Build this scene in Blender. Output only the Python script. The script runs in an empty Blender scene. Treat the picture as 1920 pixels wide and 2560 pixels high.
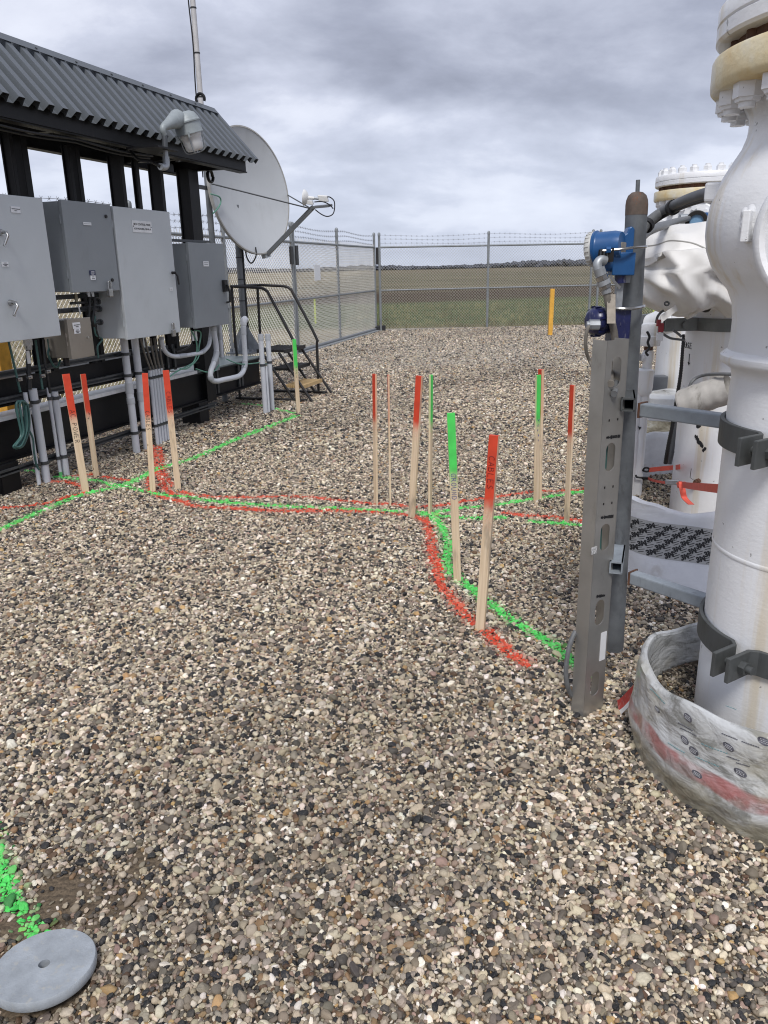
import bpy, math, random
import numpy as np
from mathutils import Vector, Matrix, noise as mnoise
random.seed(7); RNG = np.random.default_rng(11)
SC = bpy.context.scene; COL = SC.collection
R_ = math.radians

# ------------------------------------------------------------------ camera geometry
FPX, HY, ROLL, H = 1950.0, 670.0, R_(1.2), 1.5          # focal length and horizon in photo pixels (1920 x 2560)
PIT = math.atan((1280 - HY) / FPX)
F = Vector((0, math.cos(PIT), -math.sin(PIT)))
_r = Vector((1, 0, 0)); _u = Vector((0, math.sin(PIT), math.cos(PIT)))
RT = math.cos(ROLL) * _r - math.sin(ROLL) * _u
UP = math.cos(ROLL) * _u + math.sin(ROLL) * _r
CAM = Vector((0, 0, H)); Z = Vector((0, 0, 1))
def ray(x, y): return F + RT * ((x - 960) / FPX) - UP * ((y - 1280) / FPX)
def G(x, y, z=0.0):
    d = ray(x, y); return CAM + d * ((z - H) / d.z)
def hit(x, y, pt, n):
    d = ray(x, y); return CAM + d * ((pt - CAM).dot(n) / d.dot(n))
def at(x, y, Y):
    d = ray(x, y); return CAM + d * (Y / d.y)
def proj(P):
    q = P - CAM; w = q.dot(F); return 960 + FPX * q.dot(RT) / w, 1280 - FPX * q.dot(UP) / w
# frame of the equipment rack: s runs along it (away from us), t out of its front, z up
A = R_(18.3); ES = Vector((math.sin(A), math.cos(A), 0)); EN = Vector((math.cos(A), -math.sin(A), 0))
def P(s, t, z): return ES * s + EN * t + Z * z
def TP(x, y, t): return hit(x, y, EN * t, EN)            # point on the plane t = const
def SP(x, y, s): return hit(x, y, ES * s, ES)            # point on the plane s = const
def ST(p): return p.dot(ES), p.dot(EN), p.z

# ------------------------------------------------------------------ materials
def srgb(r, g, b):
    f = lambda c: (c / 255 / 12.92) if c / 255 <= .04045 else ((c / 255 + .055) / 1.055) ** 2.4
    return (f(r), f(g), f(b))
def newmat(name):
    m = bpy.data.materials.new(name); m.use_nodes = True
    nt = m.node_tree; b = nt.nodes['Principled BSDF']; return m, nt, b
def ramp(nt, fac, stops, interp='LINEAR'):
    r = nt.nodes.new('ShaderNodeValToRGB'); r.color_ramp.interpolation = interp
    el = r.color_ramp.elements
    while len(el) > 1: el.remove(el[-1])
    el[0].position = stops[0][0]; el[0].color = (*stops[0][1], 1)
    for p_, c in stops[1:]:
        e = el.new(p_); e.color = (*c, 1)
    nt.links.new(fac, r.inputs[0]); return r.outputs[0]
def nz(nt, vec, scale, detail=4, rough=.55, dist=0):
    n = nt.nodes.new('ShaderNodeTexNoise'); n.inputs['Scale'].default_value = scale
    n.inputs['Detail'].default_value = detail; n.inputs['Roughness'].default_value = rough
    n.inputs['Distortion'].default_value = dist
    if vec is not None: nt.links.new(vec, n.inputs['Vector'])
    return n.outputs['Fac']
def mapv(nt, vec, scale=(1, 1, 1), loc=(0, 0, 0), rot=(0, 0, 0)):
    m = nt.nodes.new('ShaderNodeMapping'); m.inputs['Scale'].default_value = scale
    m.inputs['Location'].default_value = loc; m.inputs['Rotation'].default_value = rot
    nt.links.new(vec, m.inputs['Vector']); return m.outputs[0]
def mixc(nt, fac, a, b):
    m = nt.nodes.new('ShaderNodeMix'); m.data_type = 'RGBA'
    for sock, v in ((m.inputs[0], fac), (m.inputs[6], a), (m.inputs[7], b)):
        if hasattr(v, 'is_linked'): nt.links.new(v, sock)
        elif isinstance(v, tuple): sock.default_value = (*v, 1)
        else: sock.default_value = v
    return m.outputs[2]
def mth(nt, op, a, b=None, clamp=False):
    m = nt.nodes.new('ShaderNodeMath'); m.operation = op; m.use_clamp = clamp
    for i, v in enumerate((a, b)):
        if v is None: continue
        if hasattr(v, 'is_linked'): nt.links.new(v, m.inputs[i])
        else: m.inputs[i].default_value = v
    return m.outputs[0]
def sstep(nt, v, lo, hi):
    m = nt.nodes.new('ShaderNodeMapRange'); m.interpolation_type = 'SMOOTHSTEP'
    nt.links.new(v, m.inputs[0]); m.inputs[1].default_value = lo; m.inputs[2].default_value = hi
    return m.outputs[0]
def bump(nt, b, h, strength=.3, dist=.01):
    n = nt.nodes.new('ShaderNodeBump'); n.inputs['Strength'].default_value = strength
    n.inputs['Distance'].default_value = dist
    nt.links.new(h, n.inputs['Height']); nt.links.new(n.outputs[0], b.inputs['Normal'])
def objv(nt): return nt.nodes.new('ShaderNodeTexCoord').outputs['Object']
def sepz(nt, v):
    s = nt.nodes.new('ShaderNodeSeparateXYZ'); nt.links.new(v, s.inputs[0]); return s.outputs
def pm(name, base, rough=.5, metal=0., var=.12, scale=6., dirt=None, dirt_amt=.5, bmp=0., bscale=60., spec=.5):
    """painted / weathered surface: base colour with soft mottling, optional patches of dirt, optional grain"""
    m, nt, b = newmat(name); v = objv(nt)
    f = nz(nt, v, scale, 5, .6)
    lo = tuple(max(0, c * (1 - var)) for c in base); hi = tuple(min(1, c * (1 + var)) for c in base)
    c = ramp(nt, f, [(.3, lo), (.7, hi)])
    if dirt:
        g = sstep(nt, nz(nt, mapv(nt, v, (1, 1, .35)), scale * 2.7, 6, .65), .54, .72)
        c = mixc(nt, mth(nt, 'MULTIPLY', g, dirt_amt), c, dirt)
    nt.links.new(c, b.inputs['Base Color'])
    rr = mth(nt, 'MULTIPLY_ADD', f, .16); rr.node.inputs[2].default_value = max(.02, rough - .08)
    nt.links.new(rr, b.inputs['Roughness'])
    b.inputs['Metallic'].default_value = metal; b.inputs['Specular IOR Level'].default_value = spec
    if bmp: bump(nt, b, nz(nt, v, bscale, 4, .6), bmp, .004)
    return m
M = {}
M['lightgrey'] = pm('light_grey_enamel', (.50, .53, .55), .42, 0, .05, 2.5, (.26, .26, .25), .12, .04, 240)
M['midgrey'] = pm('mid_grey_enamel', (.225, .245, .262), .45, 0, .06, 2.5, (.12, .12, .12), .15, .04, 240)
M['roof'] = pm('grey_roof_metal', (.105, .118, .132), .42, .25, .08, 3, (.11, .115, .12), .3, .03, 90)
M['black'] = pm('black_steel_paint', (.006, .006, .0075), .5, 0, .3, 5, (.028, .023, .019), .25, .08, 60, .28)
M['blackrail'] = pm('black_pipe_paint', (.014, .013, .013), .5, 0, .3, 9, (.06, .03, .015), .3)
M['strut'] = pm('grey_strut_channel', (.075, .08, .085), .45, .4, .25, 12, (.03, .03, .03), .4)
M['galv'] = pm('galvanized_steel', (.36, .38, .40), .5, .55, .2, 14, (.2, .21, .22), .4, .05, 80)
M['galvwhite'] = pm('galvanized_deck_edge', (.74, .75, .76), .5, .1, .12, 10, (.33, .33, .31), .4)
M['post'] = pm('weathered_galvanized_pipe', (.135, .145, .155), .55, .3, .35, 9, (.05, .05, .052), .6, .12, 70)
M['arm'] = pm('zinc_painted_tube', (.30, .335, .37), .5, .25, .18, 12, (.16, .17, .19), .45, .06, 70)
M['clampdark'] = pm('dark_clamp_steel', (.075, .08, .08), .55, .2, .2, 12, (.035, .033, .03), .4, .08, 90)
M['bandgrey'] = pm('grey_clamp_steel', (.17, .18, .175), .55, .3, .2, 12, (.09, .09, .08), .4)
M['fence'] = pm('fence_pipe', (.23, .245, .255), .5, .35, .18, 7, (.14, .14, .14), .3)
M['wire'] = pm('chain_link_wire', (.74, .72, .66), .5, .15, .1, 3)
M['wirefar'] = pm('far_chain_link_wire', (.40, .39, .355), .55, .15, .1, 3)  # the wire in a darker tone, for the far fence
M['barb'] = pm('barbed_wire_steel', (.22, .22, .23), .5, .4, .1, 3)
M['fenceblack'] = pm('black_hinge', (.02, .02, .022), .5, 0, .2)
M['pvc'] = pm('grey_pvc', (.60, .62, .66), .42, 0, .06, 5, (.3, .3, .29), .25)
M['pvcd'] = pm('grey_pvc_collar', (.46, .48, .51), .42, 0, .06, 5)
M['teal'] = pm('teal_cable', (.05, .125, .115), .45, 0, .15, 20)
M['greenwire'] = pm('green_ground_wire', (.12, .30, .22), .45, 0, .15, 20)
M['blackcable'] = pm('black_cable', (.012, .012, .013), .45, 0, .2, 20)
M['greyhose'] = pm('grey_flex_conduit', (.13, .135, .14), .55, 0, .2, 30, (.07, .065, .06), .4)
M['browncable'] = pm('taupe_flex_conduit', (.16, .145, .125), .55, 0, .2, 30, (.08, .07, .06), .4)
M['steel'] = pm('bright_steel', (.42, .42, .42), .25, .9, .15, 25)
M['stainless'] = pm('stainless_sheet', (.33, .30, .265), .33, .75, .12, 3, (.2, .18, .16), .3)
M['tray'] = pm('stainless_channel', (.40, .39, .37), .38, .7, .15, 5, (.2, .19, .17), .5, .06, 60)
M['glass'] = None
M['whiteplate'] = pm('white_nameplate', (.72, .73, .75), .4, 0, .04)
M['ink'] = pm('black_ink', (.012, .012, .014), .6, 0, .1)
M['blueink'] = pm('blue_marker', (.02, .04, .22), .6, 0, .1)
M['redink'] = pm('dark_red_marker', (.16, .008, .008), .6, 0, .1)
M['navy'] = pm('navy_label', (.012, .018, .07), .4, 0, .1)
M['dish'] = pm('dish_grey_paint', (.46, .48, .50), .55, 0, .04, 3, (.36, .37, .37), .3)
M['whitecast'] = pm('white_lnb_casting', (.66, .66, .65), .45, 0, .08, 20)
M['lampgrey'] = pm('grey_lamp_casting', (.27, .30, .31), .5, .1, .12, 14, (.17, .18, .18), .4, .1, 120)
M['concrete'] = pm('grey_concrete_lid', (.30, .325, .35), .75, 0, .22, 14, (.42, .40, .345), .7, .3, 160)
M['hole'] = pm('dark_hole', (.012, .01, .009), .9, 0, .2)
M['bluelight'] = pm('blue_enamel', (.014, .082, .235), .35, 0, .12, 14)
M['navyenamel'] = pm('navy_enamel', (.012, .016, .075), .3, 0, .2, 30, (.3, .3, .32), .35)
M['capgrey'] = pm('pale_grey_cap', (.5, .5, .48), .5, 0, .08, 14)
M['yellowpost'] = pm('yellow_painted_wood', (.68, .36, .05), .6, 0, .15, 12, (.35, .17, .03), .5)
M['lime'] = pm('lime_marker', (.50, .60, .05), .5, 0, .05)
M['orange'] = pm('orange_strap_webbing', (.62, .10, .065), .7, 0, .12, 30, (.45, .08, .05), .4)
M['rust'] = pm('rust_steel', (.10, .045, .025), .8, 0, .4, 14, (.03, .018, .012), .6, .2, 90)
M['tread'] = pm('black_grating', (.018, .017, .017), .6, 0, .3)
M['wood_tread'] = pm('tan_plank', (.55, .38, .18), .7, 0, .15, 12, (.36, .22, .09), .4)
M['canvas'] = pm('white_vinyl_cover', (.66, .645, .62), .55, 0, .06, 5, (.5, .48, .44), .3, .06, 160)
M['canvasgrey'] = pm('grey_wrap_canvas', (.42, .40, .37), .8, 0, .2, 8, (.20, .185, .155), .8, .15, 90)
M['mast'] = pm('mast_tube', (.50, .49, .49), .5, .1, .12, 6, (.3, .26, .24), .5)
M['mastgrey'] = pm('lower_mast_pipe', (.16, .17, .18), .5, .3, .15, 6)
M['boardwhite'] = pm('white_board', (.62, .62, .60), .6, 0, .08, 6, (.45, .44, .41), .4)
M['redtape'] = pm('red_tape', (.42, .05, .045), .5, 0, .2, 30, (.62, .55, .52), .5)
M['tarplow'] = None

def white_valve_mat():
    m, nt, b = newmat('white_valve_paint'); v = objv(nt)
    n1 = nz(nt, v, 3.0, 4, .5)
    c = ramp(nt, n1, [(.3, (.74, .745, .755)), (.7, (.83, .835, .845))])
    st = sstep(nt, nz(nt, mapv(nt, v, (8, 8, .45), (3, 1, 0)), 1.0, 5, .6), .55, .72)
    c = mixc(nt, mth(nt, 'MULTIPLY', st, .6), c, (.60, .49, .30))
    chips = sstep(nt, nz(nt, v, 26, 3, .6), .70, .715)
    c = mixc(nt, mth(nt, 'MULTIPLY', chips, .7), c, (.16, .15, .14))
    nt.links.new(c, b.inputs['Base Color']); b.inputs['Roughness'].default_value = .34
    h = nt.nodes.new('ShaderNodeMath'); h.operation = 'ADD'
    nt.links.new(nz(nt, mapv(nt, v, (1, 1, 2.2)), 45, 5, .65), h.inputs[0]); nt.links.new(mth(nt, 'MULTIPLY', nz(nt, v, 7, 3), 2.0), h.inputs[1])
    bump(nt, b, h.outputs[0], .13, .012)
    return m
M['valve'] = white_valve_mat()
def stained_flange_mat():
    m, nt, b = newmat('rust_stained_cream_paint'); v = objv(nt)
    c = ramp(nt, nz(nt, v, 4, 5, .6), [(.34, (.74, .72, .66)), (.48, (.72, .63, .42)), (.62, (.66, .49, .23)), (.76, (.42, .22, .07))])
    nt.links.new(c, b.inputs['Base Color']); b.inputs['Roughness'].default_value = .55
    bump(nt, b, nz(nt, v, 70, 5, .65), .35, .006); return m
M['cream'] = stained_flange_mat()
def glass_mat():
    m, nt, b = newmat('frosted_lamp_glass')
    b.inputs['Base Color'].default_value = (.78, .78, .78, 1); b.inputs['Roughness'].default_value = .28
    b.inputs['Transmission Weight'].default_value = .25; b.inputs['IOR'].default_value = 1.3; return m
M['glass'] = glass_mat()
def wood_mat(name, paint):
    m, nt, b = newmat(name); v = objv(nt); z = sepz(nt, v)[2]
    oi = nt.nodes.new('ShaderNodeObjectInfo')
    sh = nt.nodes.new('ShaderNodeVectorMath'); sh.operation = 'ADD'; nt.links.new(v, sh.inputs[0])
    cx = nt.nodes.new('ShaderNodeCombineXYZ'); nt.links.new(mth(nt, 'MULTIPLY', oi.outputs['Random'], 37.0), cx.inputs[0])
    nt.links.new(mth(nt, 'MULTIPLY', oi.outputs['Random'], 11.0), cx.inputs[2]); nt.links.new(cx.outputs[0], sh.inputs[1]); v = sh.outputs[0]
    g = nz(nt, mapv(nt, v, (90, 90, 3)), 1.0, 4, .6)
    c = ramp(nt, g, [(.3, (.60, .45, .29)), (.7, (.78, .63, .45))])
    wz = sstep(nt, nz(nt, mapv(nt, v, (12, 12, 3.0)), 1.0, 4, .6), .54, .70)
    c = mixc(nt, mth(nt, 'MULTIPLY', wz, .7), c, (.20, .165, .13))
    kn = sstep(nt, nz(nt, mapv(nt, v, (28, 28, 12)), 1.0, 1, .4), .76, .80)
    c = mixc(nt, kn, c, (.09, .045, .02))
    if paint:
        edge = mth(nt, 'ADD', z, mth(nt, 'MULTIPLY', nz(nt, v, 30, 3), .05))
        pf = sstep(nt, edge, .525, .615)
        spk = sstep(nt, nz(nt, v, 220, 2, .6), .42, .62)
        pf2 = mth(nt, 'MULTIPLY', sstep(nt, edge, .44, .60), spk)
        f = mth(nt, 'MAXIMUM', pf, mth(nt, 'MULTIPLY', pf2, .55))
        on = sepz(nt, nt.nodes.new('ShaderNodeTexCoord').outputs['Normal'])      # the sprayed face takes the paint, the thin edges hardly any
        f = mth(nt, 'MULTIPLY', f, mth(nt, 'MULTIPLY_ADD', sstep(nt, mth(nt, 'ABSOLUTE', on[0]), .55, .8), -.72)); f.node.inputs[1].links[0].from_node.inputs[2].default_value = 1.0
        pc = ramp(nt, nz(nt, v, 14, 3), [(.35, tuple(k * .8 for k in paint)), (.65, paint)])
        c = mixc(nt, f, c, pc)
    nt.links.new(c, b.inputs['Base Color']); b.inputs['Roughness'].default_value = .65
    bump(nt, b, g, .25, .002); return m
RED = (.66, .060, .022); GREEN = (.085, .70, .12)
M['stake_red'] = wood_mat('pine_with_red_paint', RED); M['stake_green'] = wood_mat('pine_with_green_paint', GREEN)

# ------------------------------------------------------------------ mesh building
class MB:
    def __init__(s): s.v = []; s.f = []; s.sm = []; s.soft = False
    def add(s, vs, fs, smooth=False):
        o = len(s.v); s.v += [Vector(p) for p in vs]
        s.f += [tuple(i + o for i in f) for f in fs]; s.sm += [smooth] * len(fs); return s
    def obox(s, c, X, Y, Zv):                                # half-extent vectors
        c = Vector(c); X = Vector(X); Y = Vector(Y); Zv = Vector(Zv)
        vs = [c + X * i + Y * j + Zv * k for i in (-1, 1) for j in (-1, 1) for k in (-1, 1)]
        return s.add(vs, [(0, 1, 3, 2), (4, 6, 7, 5), (0, 4, 5, 1), (2, 3, 7, 6), (0, 2, 6, 4), (1, 5, 7, 3)])
    def box(s, x0, x1, y0, y1, z0, z1):
        return s.obox(((x0 + x1) / 2, (y0 + y1) / 2, (z0 + z1) / 2), ((x1 - x0) / 2, 0, 0), (0, (y1 - y0) / 2, 0), (0, 0, (z1 - z0) / 2))
    def sbox(s, s0, s1, t0, t1, z0, z1):                     # box in the rack frame
        return s.obox(P((s0 + s1) / 2, (t0 + t1) / 2, (z0 + z1) / 2), EN * ((t1 - t0) / 2), ES * ((s1 - s0) / 2), Z * ((z1 - z0) / 2))
    def cyl(s, p0, p1, r0, r1=None, n=16, caps=True):
        p0 = Vector(p0); p1 = Vector(p1); r1 = r0 if r1 is None else r1
        d = (p1 - p0).normalized(); a = d.orthogonal().normalized(); b = d.cross(a)
        ring = lambda p, r: [p + (a * math.cos(2 * math.pi * i / n) + b * math.sin(2 * math.pi * i / n)) * r for i in range(n)]
        A0, A1 = ring(p0, r0), ring(p1, r1)
        s.add(A0 + A1, [(i, (i + 1) % n, n + (i + 1) % n, n + i) for i in range(n)], n > 7)
        if caps:
            s.add(A0, [tuple(reversed(range(n)))]); s.add(A1, [tuple(range(n))])
        return s
    def tube(s, pts, r, n=8, caps=True):
        pts = [Vector(p) for p in pts]; m = len(pts); rs = r if isinstance(r, (list, tuple)) else [r] * m
        tg = [(pts[min(i + 1, m - 1)] - pts[max(i - 1, 0)]).normalized() for i in range(m)]
        a = tg[0].orthogonal().normalized(); vs = []
        for i in range(m):
            a = (a - tg[i] * a.dot(tg[i])).normalized(); b = tg[i].cross(a)
            vs += [pts[i] + (a * math.cos(2 * math.pi * k / n) + b * math.sin(2 * math.pi * k / n)) * rs[i] for k in range(n)]
        fs = [(i * n + k, i * n + (k + 1) % n, (i + 1) * n + (k + 1) % n, (i + 1) * n + k) for i in range(m - 1) for k in range(n)]
        s.add(vs, fs, n > 4)
        if caps:
            s.add(vs[:n], [tuple(reversed(range(n)))]); s.add(vs[-n:], [tuple(range(n))])
        return s
    def lathe(s, prof, c=(0, 0, 0), axis=Z, n=48, wob=None):
        c = Vector(c); d = Vector(axis).normalized()
        a = Vector((1, 0, 0)) if abs(d.z) > .99 else d.orthogonal().normalized(); b = d.cross(a); vs = []
        for (r, h) in prof:
            for i in range(n):
                th = 2 * math.pi * i / n; rr = r * (wob(th, h) if wob else 1)
                vs.append(c + d * h + (a * math.cos(th) + b * math.sin(th)) * rr)
        m = len(prof)
        return s.add(vs, [(j * n + i, j * n + (i + 1) % n, (j + 1) * n + (i + 1) % n, (j + 1) * n + i) for j in range(m - 1) for i in range(n)], True)
    def prism(s, poly, w):                                   # poly: 3-D points in order, w: extrusion vector
        poly = [Vector(p) for p in poly]; w = Vector(w); n = len(poly)
        vs = poly + [p + w for p in poly]
        return s.add(vs, [tuple(reversed(range(n))), tuple(range(n, 2 * n))] + [(i, (i + 1) % n, n + (i + 1) % n, n + i) for i in range(n)])
    def ribbon(s, pts, side, w, th=.0015):                   # flat strap along pts; side: width direction(s)
        m = len(pts); sd = side if isinstance(side, list) else [side] * m; vs = []
        for i in range(m):
            t = (Vector(pts[min(i + 1, m - 1)]) - Vector(pts[max(i - 1, 0)])).normalized()
            sv = Vector(sd[i]).normalized(); nv = t.cross(sv).normalized()
            for a, b in ((-1, -1), (1, -1), (1, 1), (-1, 1)): vs.append(Vector(pts[i]) + sv * (a * w / 2) + nv * (b * th / 2))
        fs = [(i * 4 + k, i * 4 + (k + 1) % 4, (i + 1) * 4 + (k + 1) % 4, (i + 1) * 4 + k) for i in range(m - 1) for k in range(4)]
        return s.add(vs, fs + [(3, 2, 1, 0), tuple((m - 1) * 4 + k for k in range(4))])
    def build(s, name, mat, parent=None, base=None, bev=0, fixn=True):
        if base is None:
            q = parent; base = Vector((0, 0, 0))
            while q is not None: base = base + q.location; q = q.parent
            loc = Vector((0, 0, 0))
        else: base = Vector(base); loc = base
        me = bpy.data.meshes.new(name); me.from_pydata([tuple(p - base) for p in s.v], [], s.f)
        me.polygons.foreach_set('use_smooth', s.sm); me.materials.append(mat)
        ob = bpy.data.objects.new(name, me); COL.objects.link(ob); ob.location = loc
        if fixn:
            import bmesh
            b = bmesh.new(); b.from_mesh(me); bmesh.ops.recalc_face_normals(b, faces=b.faces); b.to_mesh(me); b.free()
        if any(s.sm) and not s.soft: me.set_sharp_from_angle(angle=R_(42))
        if parent is not None: ob.parent = parent
        if bev:
            md = ob.modifiers.new('bevel', 'BEVEL'); md.width = bev; md.segments = 2; md.limit_method = 'ANGLE'; md.angle_limit = R_(40)
        return ob
def tag(o, label=None, cat=None, group=None, kind=None):
    if label: o['label'] = label
    if cat: o['category'] = cat
    if group: o['group'] = group
    if kind: o['kind'] = kind
    return o
def thing(name, label, cat, base, group=None):
    o = bpy.data.objects.new(name, None); COL.objects.link(o); o.location = Vector(base); o.empty_display_size = .1
    return tag(o, label, cat, group)
def clone(o, parent, offset=None, rot=None):
    c = o.copy(); COL.objects.link(c); c.parent = parent
    if offset is not None: c.location = offset
    return c
def smooth(pts, k=6):
    pts = [Vector(p) for p in pts]; out = []
    for i in range(len(pts) - 1):
        p0 = pts[max(i - 1, 0)]; p1 = pts[i]; p2 = pts[i + 1]; p3 = pts[min(i + 2, len(pts) - 1)]
        for j in range(k):
            t = j / k
            out.append(.5 * ((2 * p1) + (p2 - p0) * t + (2 * p0 - 5 * p1 + 4 * p2 - p3) * t * t + (3 * p1 - p0 - 3 * p2 + p3) * t ** 3))
    return out + [pts[-1]]
def npmesh(name, verts, faces, mat, parent=None, base=(0, 0, 0), smooth_=False):
    verts = np.asarray(verts, np.float32); faces = np.asarray(faces, np.int32)
    if parent is not None:
        q = parent; bs = np.zeros(3, np.float32)
        while q is not None: bs = bs + np.array(q.location, np.float32); q = q.parent
        verts = verts - bs
    me = bpy.data.meshes.new(name); n, k = faces.shape
    me.vertices.add(len(verts)); me.vertices.foreach_set('co', verts.ravel())
    me.loops.add(n * k); me.loops.foreach_set('vertex_index', faces.ravel())
    me.polygons.add(n); me.polygons.foreach_set('loop_start', np.arange(0, n * k, k, dtype=np.int32))
    me.polygons.foreach_set('use_smooth', np.full(n, smooth_)); me.update(calc_edges=True)
    if mat: me.materials.append(mat)
    ob = bpy.data.objects.new(name, me); COL.objects.link(ob)
    if parent is not None: ob.parent = parent
    return ob
# hand lettering (strokes on a 0.7 x 1 cell)
GL = {'A': [[(0, 0), (.35, 1), (.7, 0)], [(.14, .36), (.56, .36)]],
 'B': [[(0, 0), (.02, 1), (.42, .95), (.5, .76), (.38, .56), (.02, .52)], [(.38, .56), (.6, .36), (.5, .08), (0, 0)]],
 'C': [[(.6, .85), (.36, 1), (.1, .8), (0, .5), (.1, .18), (.36, 0), (.64, .14)]],
 'D': [[(0, 0), (.02, 1), (.4, .92), (.62, .55), (.42, .1), (0, 0)]],
 'E': [[(.58, 1), (.02, 1), (0, 0), (.6, .02)], [(0, .52), (.45, .52)]],
 'G': [[(.6, .86), (.34, 1), (.08, .78), (0, .45), (.12, .1), (.4, 0), (.62, .2), (.62, .45), (.36, .45)]],
 'L': [[(.02, 1), (0, 0), (.55, .02)]],
 'M': [[(0, 0), (.08, 1), (.35, .35), (.62, 1), (.7, 0)]],
 'N': [[(0, 0), (.04, 1), (.56, 0), (.6, 1)]],
 'O': [[(.33, 1), (.06, .78), (0, .45), (.14, .08), (.38, 0), (.6, .24), (.64, .58), (.52, .9), (.33, 1)]],
 'P': [[(.02, 0), (.02, 1), (.45, .96), (.56, .74), (.44, .52), (.02, .48)]],
 'R': [[(.02, 0), (.02, 1), (.45, .96), (.56, .74), (.44, .54), (.02, .5)], [(.25, .52), (.62, 0)]],
 'S': [[(.56, .88), (.32, 1), (.08, .84), (.12, .6), (.44, .46), (.58, .24), (.4, .02), (.04, .1)]],
 'U': [[(0, 1), (.02, .3), (.2, 0), (.46, .04), (.58, .32), (.6, 1)]],
 'W': [[(0, 1), (.16, 0), (.36, .62), (.54, 0), (.72, 1)]],
 '.': [[(.1, .02), (.16, .06)]], ' ': []}
def letter(mb, txt, o, right, up, h, r, adv=.92, n=4, wrap=None):
    x = 0
    for ch in txt:
        for pl in GL[ch]:
            pts = [(x + a * h, b * h) for a, b in pl]
            if wrap: q = [wrap(a, b) for a, b in pts]
            else: q = [Vector(o) + right * a + up * b for a, b in pts]
            mb.tube(q, r, n)
        x += h * adv * (.55 if ch in '. ' else 1)
def text_geo(body, size, bold=0.0):
    cu = bpy.data.curves.new('txt', 'FONT'); cu.body = body; cu.size = size; cu.align_x = 'CENTER'; cu.align_y = 'CENTER'; cu.offset = bold
    ob = bpy.data.objects.new('txt', cu); COL.objects.link(ob)
    dg = bpy.context.evaluated_depsgraph_get(); me = bpy.data.meshes.new_from_object(ob.evaluated_get(dg))
    vs = [(v.co.x, v.co.y) for v in me.vertices]; fs = [tuple(p.vertices) for p in me.polygons]
    bpy.data.objects.remove(ob); bpy.data.curves.remove(cu); bpy.data.meshes.remove(me); return vs, fs

# ------------------------------------------------------------------ camera, light, sky
cd = bpy.data.cameras.new('camera'); cam = bpy.data.objects.new('camera', cd); COL.objects.link(cam)
cd.sensor_fit = 'VERTICAL'; cd.sensor_height = 36; cd.lens = 36 * FPX / 2560; cd.clip_start = .02; cd.clip_end = 6000
m4 = Matrix((RT, UP, -F)).transposed().to_4x4(); m4.translation = CAM; cam.matrix_world = m4; SC.camera = cam
SUN_EL, SUN_AZ = R_(52), R_(186)                             # high, behind and to the right, veiled by cloud
sd = bpy.data.lights.new('sun', 'SUN'); sd.energy = 2.0; sd.angle = R_(16); sd.color = (1, .975, .945)
sun = bpy.data.objects.new('sun', sd); COL.objects.link(sun)
dv = Vector((math.sin(SUN_AZ) * math.cos(SUN_EL), math.cos(SUN_AZ) * math.cos(SUN_EL), math.sin(SUN_EL)))
sun.rotation_euler = dv.to_track_quat('Z', 'Y').to_euler(); sun.location = (3, -4, 12)
W = bpy.data.worlds.new('World'); SC.world = W; W.use_nodes = True; nt = W.node_tree
bg = nt.nodes['Background']; bg.inputs['Strength'].default_value = .1
sky = nt.nodes.new('ShaderNodeTexSky'); sky.sky_type = 'NISHITA'; sky.sun_disc = False
sky.sun_elevation = SUN_EL; sky.sun_rotation = SUN_AZ; sky.air_density = 1.0; sky.dust_density = 1.5
tc = nt.nodes.new('ShaderNodeTexCoord'); o3 = sepz(nt, tc.outputs['Generated'])
zz = mth(nt, 'ADD', mth(nt, 'MAXIMUM', o3[2], 0.0), .34)
cb = nt.nodes.new('ShaderNodeCombineXYZ')
nt.links.new(mth(nt, 'DIVIDE', o3[0], zz), cb.inputs[0]); nt.links.new(mth(nt, 'DIVIDE', o3[1], zz), cb.inputs[1])
cv = mapv(nt, cb.outputs[0], (1, 1, 1), (8.7, 4.1, 0))
big = nz(nt, mapv(nt, cv, (.9, 1.25, 1)), 1.0, 4, .55, .2)
mid = nz(nt, mapv(nt, cv, (.95, 1.1, 1), (7, 3, 0)), 2.4, 10, .58, .15)
mix_ = mth(nt, 'ADD', mth(nt, 'MULTIPLY', big, .60), mth(nt, 'MULTIPLY', mid, .40))
cl = ramp(nt, mix_, [(.37, (.235, .252, .32)), (.43, (.305, .327, .41)), (.475, (.385, .41, .50)), (.52, (.47, .497, .597)), (.555, (.58, .605, .70)), (.63, (.68, .705, .79))])
hor = nt.nodes.new('ShaderNodeMapRange'); nt.links.new(o3[2], hor.inputs[0]); hor.inputs[1].default_value = .0; hor.inputs[2].default_value = .2
hor.inputs[3].default_value = .55; hor.inputs[4].default_value = 0
cl = mixc(nt, hor.outputs[0], cl, (.53, .59, .72))            # thinner, paler cloud near the horizon
sc10 = nt.nodes.new('ShaderNodeVectorMath'); sc10.operation = 'SCALE'; nt.links.new(cl, sc10.inputs[0]); sc10.inputs['Scale'].default_value = 10.0
nt.links.new(mixc(nt, .95, sky.outputs[0], sc10.outputs[0]), bg.inputs['Color'])
SC.view_settings.view_transform = 'Standard'; SC.view_settings.look = 'None'; SC.view_settings.gamma = 1
SC.view_settings.exposure = 0.45
SC.cycles.filter_width = 1.1

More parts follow.
